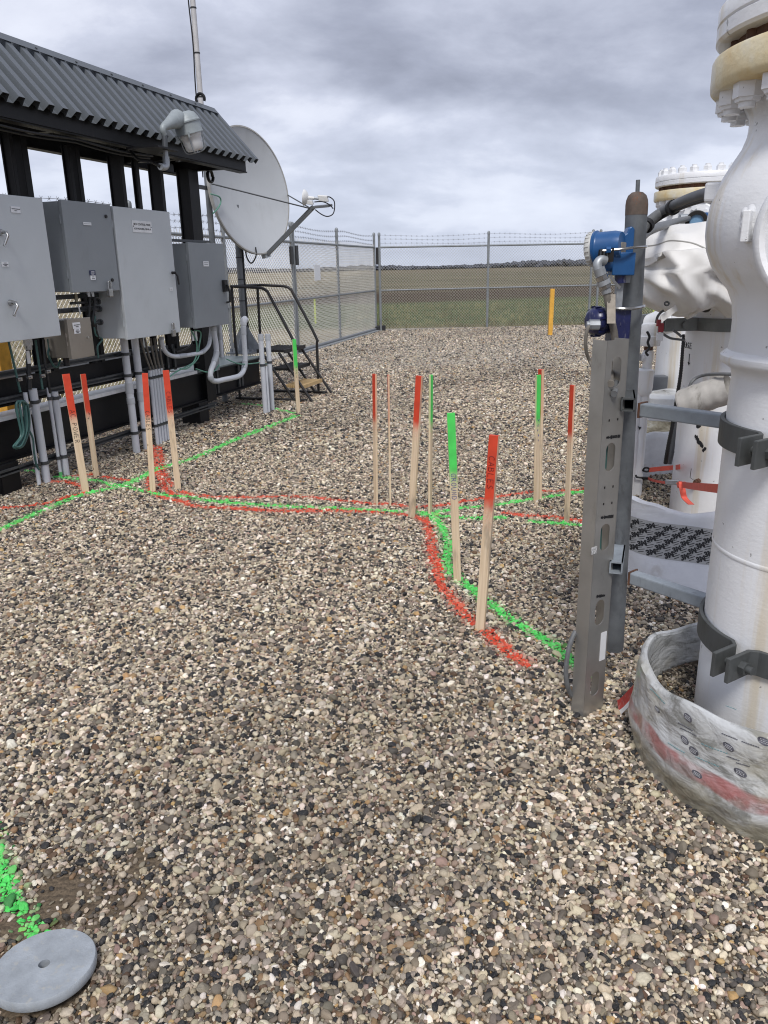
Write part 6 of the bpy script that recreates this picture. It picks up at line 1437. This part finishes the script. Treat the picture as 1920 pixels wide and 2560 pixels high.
# ------------------------------------------------------------------ plastic rings round the pipes
def loop_mesh(mb, loop, prof, rad=None):
    """sweep a (outward offset, z) profile round a closed plan loop"""
    n = len(loop); vs, fs = [], []
    for i in range(n):
        t = (loop[(i + 1) % n] - loop[i - 1]).normalized(); o = Vector((t.y, -t.x, 0))
        for j, (d, z) in enumerate(prof(i / n, i)): vs.append(loop[i] + o * d + Z * z)
    k = len(prof(0, 0))
    for i in range(n):
        for j in range(k - 1): fs.append((i * k + j, ((i + 1) % n) * k + j, ((i + 1) % n) * k + j + 1, i * k + j + 1))
    mb.add(vs, fs, True); return vs
def plastic_mat(name, seed, red, zs):
    m, nt, b = newmat(name); v = objv(nt); s = sepz(nt, v)
    vs_ = mapv(nt, v, (1, 1, 1), (seed, 0, 0))
    base = ramp(nt, nz(nt, mapv(nt, vs_, (3.5, 3.5, 6)), 1.0, 5, .6, .25), [(.28, (.27, .265, .235)), (.42, (.45, .455, .445)), (.6, (.60, .615, .625)), (.75, (.72, .73, .74))])
    blot = sstep(nt, nz(nt, mapv(nt, vs_, (5, 5, 10)), 1.0, 7, .72, .6), .51, .64)
    base = mixc(nt, mth(nt, 'MULTIPLY', blot, .8), base, (.15, .15, .135))
    yel = sstep(nt, nz(nt, mapv(nt, vs_, (3, 3, 5), (5, 2, 1)), 1.0, 4, .6), .5, .68); base = mixc(nt, mth(nt, 'MULTIPLY', yel, .5), base, (.44, .40, .28))
    zw = mth(nt, 'ADD', s[2], mth(nt, 'MULTIPLY', mth(nt, 'SUBTRACT', nz(nt, mapv(nt, vs_, (2.2, 2.2, 1)), 1.0, 2), .5), .09))
    lo = sstep(nt, zw, zs[0] - .012, zs[0] - .06)                 # muddy lower skirt
    mud = ramp(nt, nz(nt, mapv(nt, vs_, (5, 5, 13)), 1.0, 7, .70, .45), [(.3, (.05, .05, .043)), (.44, (.17, .155, .115)), (.54, (.29, .27, .21)), (.64, (.36, .36, .33)), (.74, (.55, .565, .56))])
    base = mixc(nt, lo, base, mud)
    if red:
        r1 = sstep(nt, zw, zs[0] - .016, zs[0] - .006); r2 = sstep(nt, zw, zs[1] + .006, zs[1] - .004)
        rf = mth(nt, 'MULTIPLY', mth(nt, 'MULTIPLY', r1, r2), mth(nt, 'ADD', .25, mth(nt, 'MULTIPLY', sstep(nt, nz(nt, mapv(nt, vs_, (7, 7, 10)), 1.0, 3), .38, .55), .5)))
        base = mixc(nt, rf, base, (.34, .075, .07))
    nt.links.new(base, b.inputs['Base Color']); b.inputs['Roughness'].default_value = .3
    b.inputs['Coat Weight'].default_value = .35; b.inputs['Coat Roughness'].default_value = .12
    bump(nt, b, mth(nt, 'ADD', nz(nt, mapv(nt, vs_, (4, 4, 9)), 1.0, 4, .55, .4), mth(nt, 'MULTIPLY', nz(nt, mapv(nt, vs_, (14, 14, 22)), 1.0, 3, .6, .6), .35)), .7, .03); return m
rng_ = thing('plastic_ring', 'dirty clear plastic wrapped ring with a red stripe round the nearest pipe', 'containment ring', V1, 'plastic rings round the pipes')
NL = 220; cR = .438
loop = [V1 + Vector((math.cos(2 * math.pi * i / NL), math.sin(2 * math.pi * i / NL), 0)) * cR * (1 + .012 * math.sin(3 * 2 * math.pi * i / NL + 1)) for i in range(NL)]
def topz(f):
    a = 2 * math.pi * f; return .292 + .028 * math.cos(a - math.atan2(-V1.y, -V1.x)) + .008 * math.sin(5 * a + 1) + .005 * math.sin(11 * a)
def prof1(f, i):
    a = 2 * math.pi * f; T_ = topz(f); w = lambda k, z: .008 * mnoise.noise((math.cos(a) * 3, math.sin(a) * 3, z * 9 + k)) + .006 * (.5 - abs(mnoise.noise((math.cos(a) * 5 + z * 7, math.sin(a) * 5, z * 16 + k))) * 2)
    cr = lambda z: .016 * (1 - abs(mnoise.noise((math.cos(a) * 1.6 + 5, math.sin(a) * 1.6, z * 6 + a * .5))) * 2.4) * math.exp(-((z - .08) / .08) ** 2)
    out = [(.010 + .012 * math.sin(math.pi * min(1, max(0, (z + .03) / (T_ + .03)))) + w(0, z) + cr(z), z) for z in np.linspace(-.04, T_ - .012, 22)]
    inn = [(-.012 + w(3, z), z) for z in np.linspace(T_ - .012, -.04, 10)]
    return out + [(.008, T_ - .004), (.001, T_), (-.008, T_ - .004), (-.012, T_ - .014)]
def prof1i(f, i):
    a = 2 * math.pi * f; T_ = topz(f); return [(-.0115 + .006 * mnoise.noise((math.cos(a) * 3, math.sin(a) * 3, z * 9 + 3)), z) for z in np.linspace(T_ - .012, -.04, 12)]
m = MB(); loop_mesh(m, loop, prof1i); m.build('inner_face', plastic_mat('inner_plastic', 3, False, (-.2, -.1)), rng_)
m = MB(); loop_mesh(m, loop, prof1); m.build('plastic_sleeve', plastic_mat('dirty_clear_plastic', 0, True, (.115, .155)), rng_)
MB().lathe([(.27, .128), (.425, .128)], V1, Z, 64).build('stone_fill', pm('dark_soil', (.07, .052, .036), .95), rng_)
def ringpt(a, z, d=.0265):
    f = (a / (2 * math.pi)) % 1; i = int(f * NL) % NL; pr = prof1(f, i); z_o = [p[1] for p in pr[:22]]; dd_ = float(np.interp(z, z_o, [p[0] for p in pr[:22]]))
    r = cR * (1 + .012 * math.sin(3 * a + 1)) + dd_ + .0012; return V1 + Vector((math.cos(a) * r, math.sin(a) * r, z))
def ringhit(x, y):                                            # angle and height on the sleeve under a photo pixel
    d = ray(x, y); R0 = cR + .02; o = CAM - V1; A_ = d.x ** 2 + d.y ** 2; B_ = o.x * d.x + o.y * d.y; C_ = o.x ** 2 + o.y ** 2 - R0 ** 2
    k = (-B_ - math.sqrt(max(0, B_ * B_ - A_ * C_))) / A_; q = CAM + d * k - V1; return math.atan2(q.y, q.x), q.z
inkfade = pm('faded_black_print', (.10, .10, .12), .5, 0, .4, 60); tealfade = pm('faded_teal_print', (.15, .29, .31), .5, 0, .3, 60)
for (x, y, w_, h_) in ((1715, 1796, .030, .017), (1714, 1849, .030, .015), (1737, 1876, .030, .016), (1748, 1932, .030, .014), (1822, 1866, .032, .016), (1637, 1774, .026, .013), (1852, 1930, .034, .016), (1910, 1853, .032, .016)):
    a0, z0 = ringhit(x, y); m = MB(); c_ = cR + .02
    ou = [ringpt(a0 + w_ * .5 * math.cos(t) / c_, z0 + (h_ * .62) * math.sin(t) - .10 * w_ * math.cos(t)) for t in np.linspace(0, 2 * math.pi, 28, endpoint=False)]
    cen_ = ringpt(a0, z0); m.add(ou + [cen_ + (cen_ - V1 - Z * z0).normalized() * .0005], [(i, (i + 1) % 28, 28) for i in range(28)]); pr_ = m.build('oval_print', inkfade, rng_)
    m = MB()
    for k in (-1, 0, 1):                                      # unreadable pale lettering inside the oval
        rr = random.Random(int(x) + k); u = -.30
        while u < .28:
            l_ = rr.uniform(.04, .09); q0 = ringpt(a0 + w_ * u / c_, z0 + k * h_ * .26 - .1 * w_ * u, .0); q1 = ringpt(a0 + w_ * (u + l_) / c_, z0 + k * h_ * .26 - .1 * w_ * (u + l_)); n_ = (q0 - V1); n_.z = 0; n_.normalize()
            m.tube([q0 + n_ * .001, q1 + n_ * .001], .0011, 4); u += l_ + .045
    m.build('pale_lettering', pm('pale_print', (.42, .42, .44), .5), pr_)
for (x0, y0, x1, y1, mt_) in ((1693, 1807, 1730, 1829, 'k'), (1700, 1820, 1740, 1841, 'k'), (1804, 1833, 1847, 1850, 'k'), (1855, 1852, 1900, 1866, 'k'), (1755, 1858, 1822, 1884, 't'), (1818, 1889, 1852, 1900, 'k'), (1842, 1905, 1875, 1915, 'k'), (1620, 1722, 1655, 1760, 't'), (1672, 1856, 1715, 1880, 't'), (1742, 1890, 1800, 1915, 't'), (1812, 1766, 1840, 1775, 't')):
    a0, z0 = ringhit(x0, y0); a1, z1_ = ringhit(x1, y1); rr = random.Random(int(x0)); m = MB(); u = 0
    while u < .97:
        l_ = rr.uniform(.05, .12); l2_ = min(1, u + l_); q0 = ringpt(a0 + (a1 - a0) * u, z0 + (z1_ - z0) * u); q1 = ringpt(a0 + (a1 - a0) * l2_, z0 + (z1_ - z0) * l2_); m.tube([q0, q1], .0013 if mt_ == 'k' else .0011, 4); u = l2_ + .035
    m.build('printed_line', inkfade if mt_ == 'k' else tealfade, rng_)
# torn red tape tail on the gravel at its left
q = smooth([at(1592, 1722, 2.30), at(1575, 1738, 2.34), at(1558, 1756, 2.38), at(1545, 1766, 2.40)], 6)
tp = thing('red_tape', 'torn end of red and white tape sticking out left of the plastic ring', 'tape', q[-1])
m = MB(); m.ribbon(q, UP * .9 + RT * -.1, .042, .001); m.build('tape', M['redtape'], tp)
m = MB(); m.ribbon([p - UP * .024 + Vector((0, -.002, 0)) for p in q], UP, .018, .001); m.build('white_edge', M['whiteplate'], tp)
# ring of white sheeting with printed tape round the middle valve
ctr = [(1.24, 3.80), (1.5, 3.56), (1.9, 3.45), (2.5, 3.6), (3.0, 4.05), (3.1, 4.8), (2.7, 5.5), (2.1, 5.65), (1.66, 5.3), (1.33, 4.5)]
pts = [Vector((x, y, 0)) for x, y in ctr]; lp2 = []
for i in range(len(pts)):
    p0, p1, p2, p3_ = pts[i - 1], pts[i], pts[(i + 1) % len(pts)], pts[(i + 2) % len(pts)]
    for k in range(26):
        t = k / 26; lp2.append(.5 * ((2 * p1) + (p2 - p0) * t + (2 * p0 - 5 * p1 + 4 * p2 - p3_) * t * t + (3 * p1 - p0 - 3 * p2 + p3_) * t ** 3))
n2 = len(lp2); cumd = [0]
for i in range(n2): cumd.append(cumd[-1] + (lp2[(i + 1) % n2] - lp2[i]).length)
def top2(i):
    p = lp2[i % n2]; x = proj(p + Z * .36)[0]; back = 1 if p.y > 4.6 else 0
    z = .365 - .06 * back + .007 * math.sin(i * .21) + .004 * math.sin(i * .57 + 1)
    if not back: z += -.020 * math.exp(-((x - 1722) / 30) ** 2) + .012 * math.exp(-((x - 1585) / 30) ** 2)
    return z
def prof2(f, i):
    T_ = top2(i); u = cumd[i]
    w = lambda z: .016 * mnoise.noise((u * 2.2, z * 4, 1)) + .028 * (1 - 2.2 * abs(mnoise.noise((u * 1.9 + z * 5.0, z * 1.2, 7)))) * max(0, 1 - z / .22)
    t_ = (lp2[(i + 1) % n2] - lp2[(i - 1) % n2]).normalized(); fl = .03 + .17 * max(0, t_.x) ** 2      # skirt pulled out towards the front
    o_ = [(.02 + fl * (1 - z / T_) ** 1.25 + w(z), z) for z in np.linspace(-.03, T_ - .02, 18)]
    return o_ + [(.022, T_ - .008), (.008, T_), (-.02, T_ - .006), (-.03, T_ - .03)] + [(-.03 + .01 * mnoise.noise((u * 3, z * 5, 3)), z) for z in np.linspace(T_ - .05, -.03, 8)]
def sheet_mat():
    m, nt, b = newmat('white_plastic_sheeting'); v = objv(nt)
    c = ramp(nt, nz(nt, v, 5, 5, .6), [(.3, (.56, .57, .60)), (.7, (.72, .73, .755))]); c = mixc(nt, mth(nt, 'MULTIPLY', sstep(nt, nz(nt, v, 9, 4, .6), .58, .75), .5), c, (.42, .39, .35))
    nt.links.new(c, b.inputs['Base Color']); b.inputs['Roughness'].default_value = .38
    bump(nt, b, nz(nt, mapv(nt, v, (2, 2, 5)), 2.0, 4, .55, .8), .4, .02); return m
berm = thing('plastic_ring', 'white plastic sheeting ring with printed tape round the pipe under the vinyl cover', 'containment ring', lp2[0], 'plastic rings round the pipes')
m = MB(); loop_mesh(m, lp2, prof2); m.build('sheet', sheet_mat(), berm)
def bermpt(u, z, d=0):                                        # point on the outside of the sheet, u metres along the loop
    u = u % cumd[-1]; i = int(np.searchsorted(cumd, u, 'right')) - 1; i = min(i, n2 - 1); f = (u - cumd[i]) / (cumd[i + 1] - cumd[i])
    def at_(i):
        p = lp2[i % n2]; t = (lp2[(i + 1) % n2] - lp2[(i - 1) % n2]).normalized(); o = Vector((t.y, -t.x, 0)); pr = prof2(0, i % n2)
        T_ = top2(i); zz_ = min(z, T_ - .02); d_ = float(np.interp(zz_, [q[1] for q in pr[:18]], [q[0] for q in pr[:18]])); return p + o * (d_ + d) + Z * z
    a, b_ = at_(i), at_(i + 1); return a + (b_ - a) * f
tu0, tu1 = cumd[0] - .25, cumd[2 * 26] + .25                  # stretch of the loop that faces us
def tz(u): i = min(range(n2), key=lambda k: abs(cumd[k] - u % cumd[-1])); return top2(i)
us = np.arange(tu0, tu1, .02); m = MB(); vs, fs = [], []
zt0, zt1 = lambda u: .137, lambda u: .292
K_ = 9
for u in us:
    for j in range(K_): vs.append(bermpt(u, zt0(u) + (zt1(u) - zt0(u)) * j / (K_ - 1), .0025))
for i in range(len(us) - 1):
    for j in range(K_ - 1): fs.append((i * K_ + j, (i + 1) * K_ + j, (i + 1) * K_ + j + 1, i * K_ + j + 1))
m.add(vs, fs, True); tape = m.build('printed_tape', pm('grey_printed_tape', (.36, .36, .355), .35, 0, .15, 8, (.30, .28, .22), .5), berm, fixn=False)
vsT, fsT = text_geo('3M', .034, .0022); ang = R_(36); ca_, sa_ = math.cos(ang), math.sin(ang); kk = 0
mk, ml = MB(), MB()
rows = [(.018, 0), (.046, .03), (.074, .062), (.102, .02), (.132, .05)]
for (v0, sh) in rows:
    u = tu0 + .02 + sh
    while u < tu1 - .1:
        if v0 < .15:
            q = []
            for a, b_ in vsT:
                x, y = a * ca_ - b_ * sa_ * .6, a * sa_ * .6 + b_ * ca_; uu = u + x; zz_ = zt0(uu) + min(max(v0 + y, .001), .152); q.append(bermpt(uu, zz_, .0036))
            mk.add(q, fsT)
            for r_ in (-.010, 0, .010):
                l0, l1 = .022, .056 - abs(r_) * .8; p_ = []
                for t in (l0, l1): x, y = t * ca_ - r_ * sa_ * .9, t * sa_ * .6 + r_ * ca_ - .012; p_.append((u + x, v0 + y))
                if all(.002 < b_ < .151 for a, b_ in p_): ml.tube([bermpt(a, zt0(a) + b_, .0034) for a, b_ in p_], .0016, 4)
        u += .072
mk.build('lettering', M['ink'], tape, fixn=False); ml.build('small_print', M['ink'], tape)
# third ring, grey wrap with red cords, round the farthest pipe
loop3 = [Vector((2.86, 6.85, 0)) + Vector((math.cos(2 * math.pi * i / 160) * .80, math.sin(2 * math.pi * i / 160) * .80, 0)) for i in range(160)]
def prof3(f, i):
    a = 2 * math.pi * f; T_ = .50 + .02 * math.sin(5 * a) + .01 * math.sin(13 * a); w = lambda z: .03 * (1 - 2.4 * abs(mnoise.noise((math.cos(a) * 2.5, math.sin(a) * 2.5, z * 7)))) + .015 * mnoise.noise((math.cos(a) * 6, math.sin(a) * 6, z * 12))
    return [(.03 + w(z), z) for z in np.linspace(-.03, T_, 20)] + [(0, T_ + .006), (-.03, T_)] + [(-.04, z) for z in (T_ * .5, -.03)]
g3 = thing('plastic_ring', 'grey crumpled plastic ring tied with red cord round the farthest pipe', 'containment ring', (2.86, 6.85, 0), 'plastic rings round the pipes')
m = MB(); loop_mesh(m, loop3, prof3); m.build('plastic_sleeve', plastic_mat('grey_crumpled_plastic', 7, False, (.40, .5)), g3)
for k in range(3):
    z = .15 + .022 * k; q = [Vector((2.86, 6.85, 0)) + Vector((math.cos(a), math.sin(a), 0)) * (.835 + .012 * math.sin(a * 9 + k)) + Z * (z + .012 * math.sin(a * 5 + k * 2)) for a in np.linspace(0, 2 * math.pi, 120)]
    MB().tube(q, .009, 6).build('red_cord', pm('red_cord', (.38, .03, .025), .6, 0, .3, 30), g3)
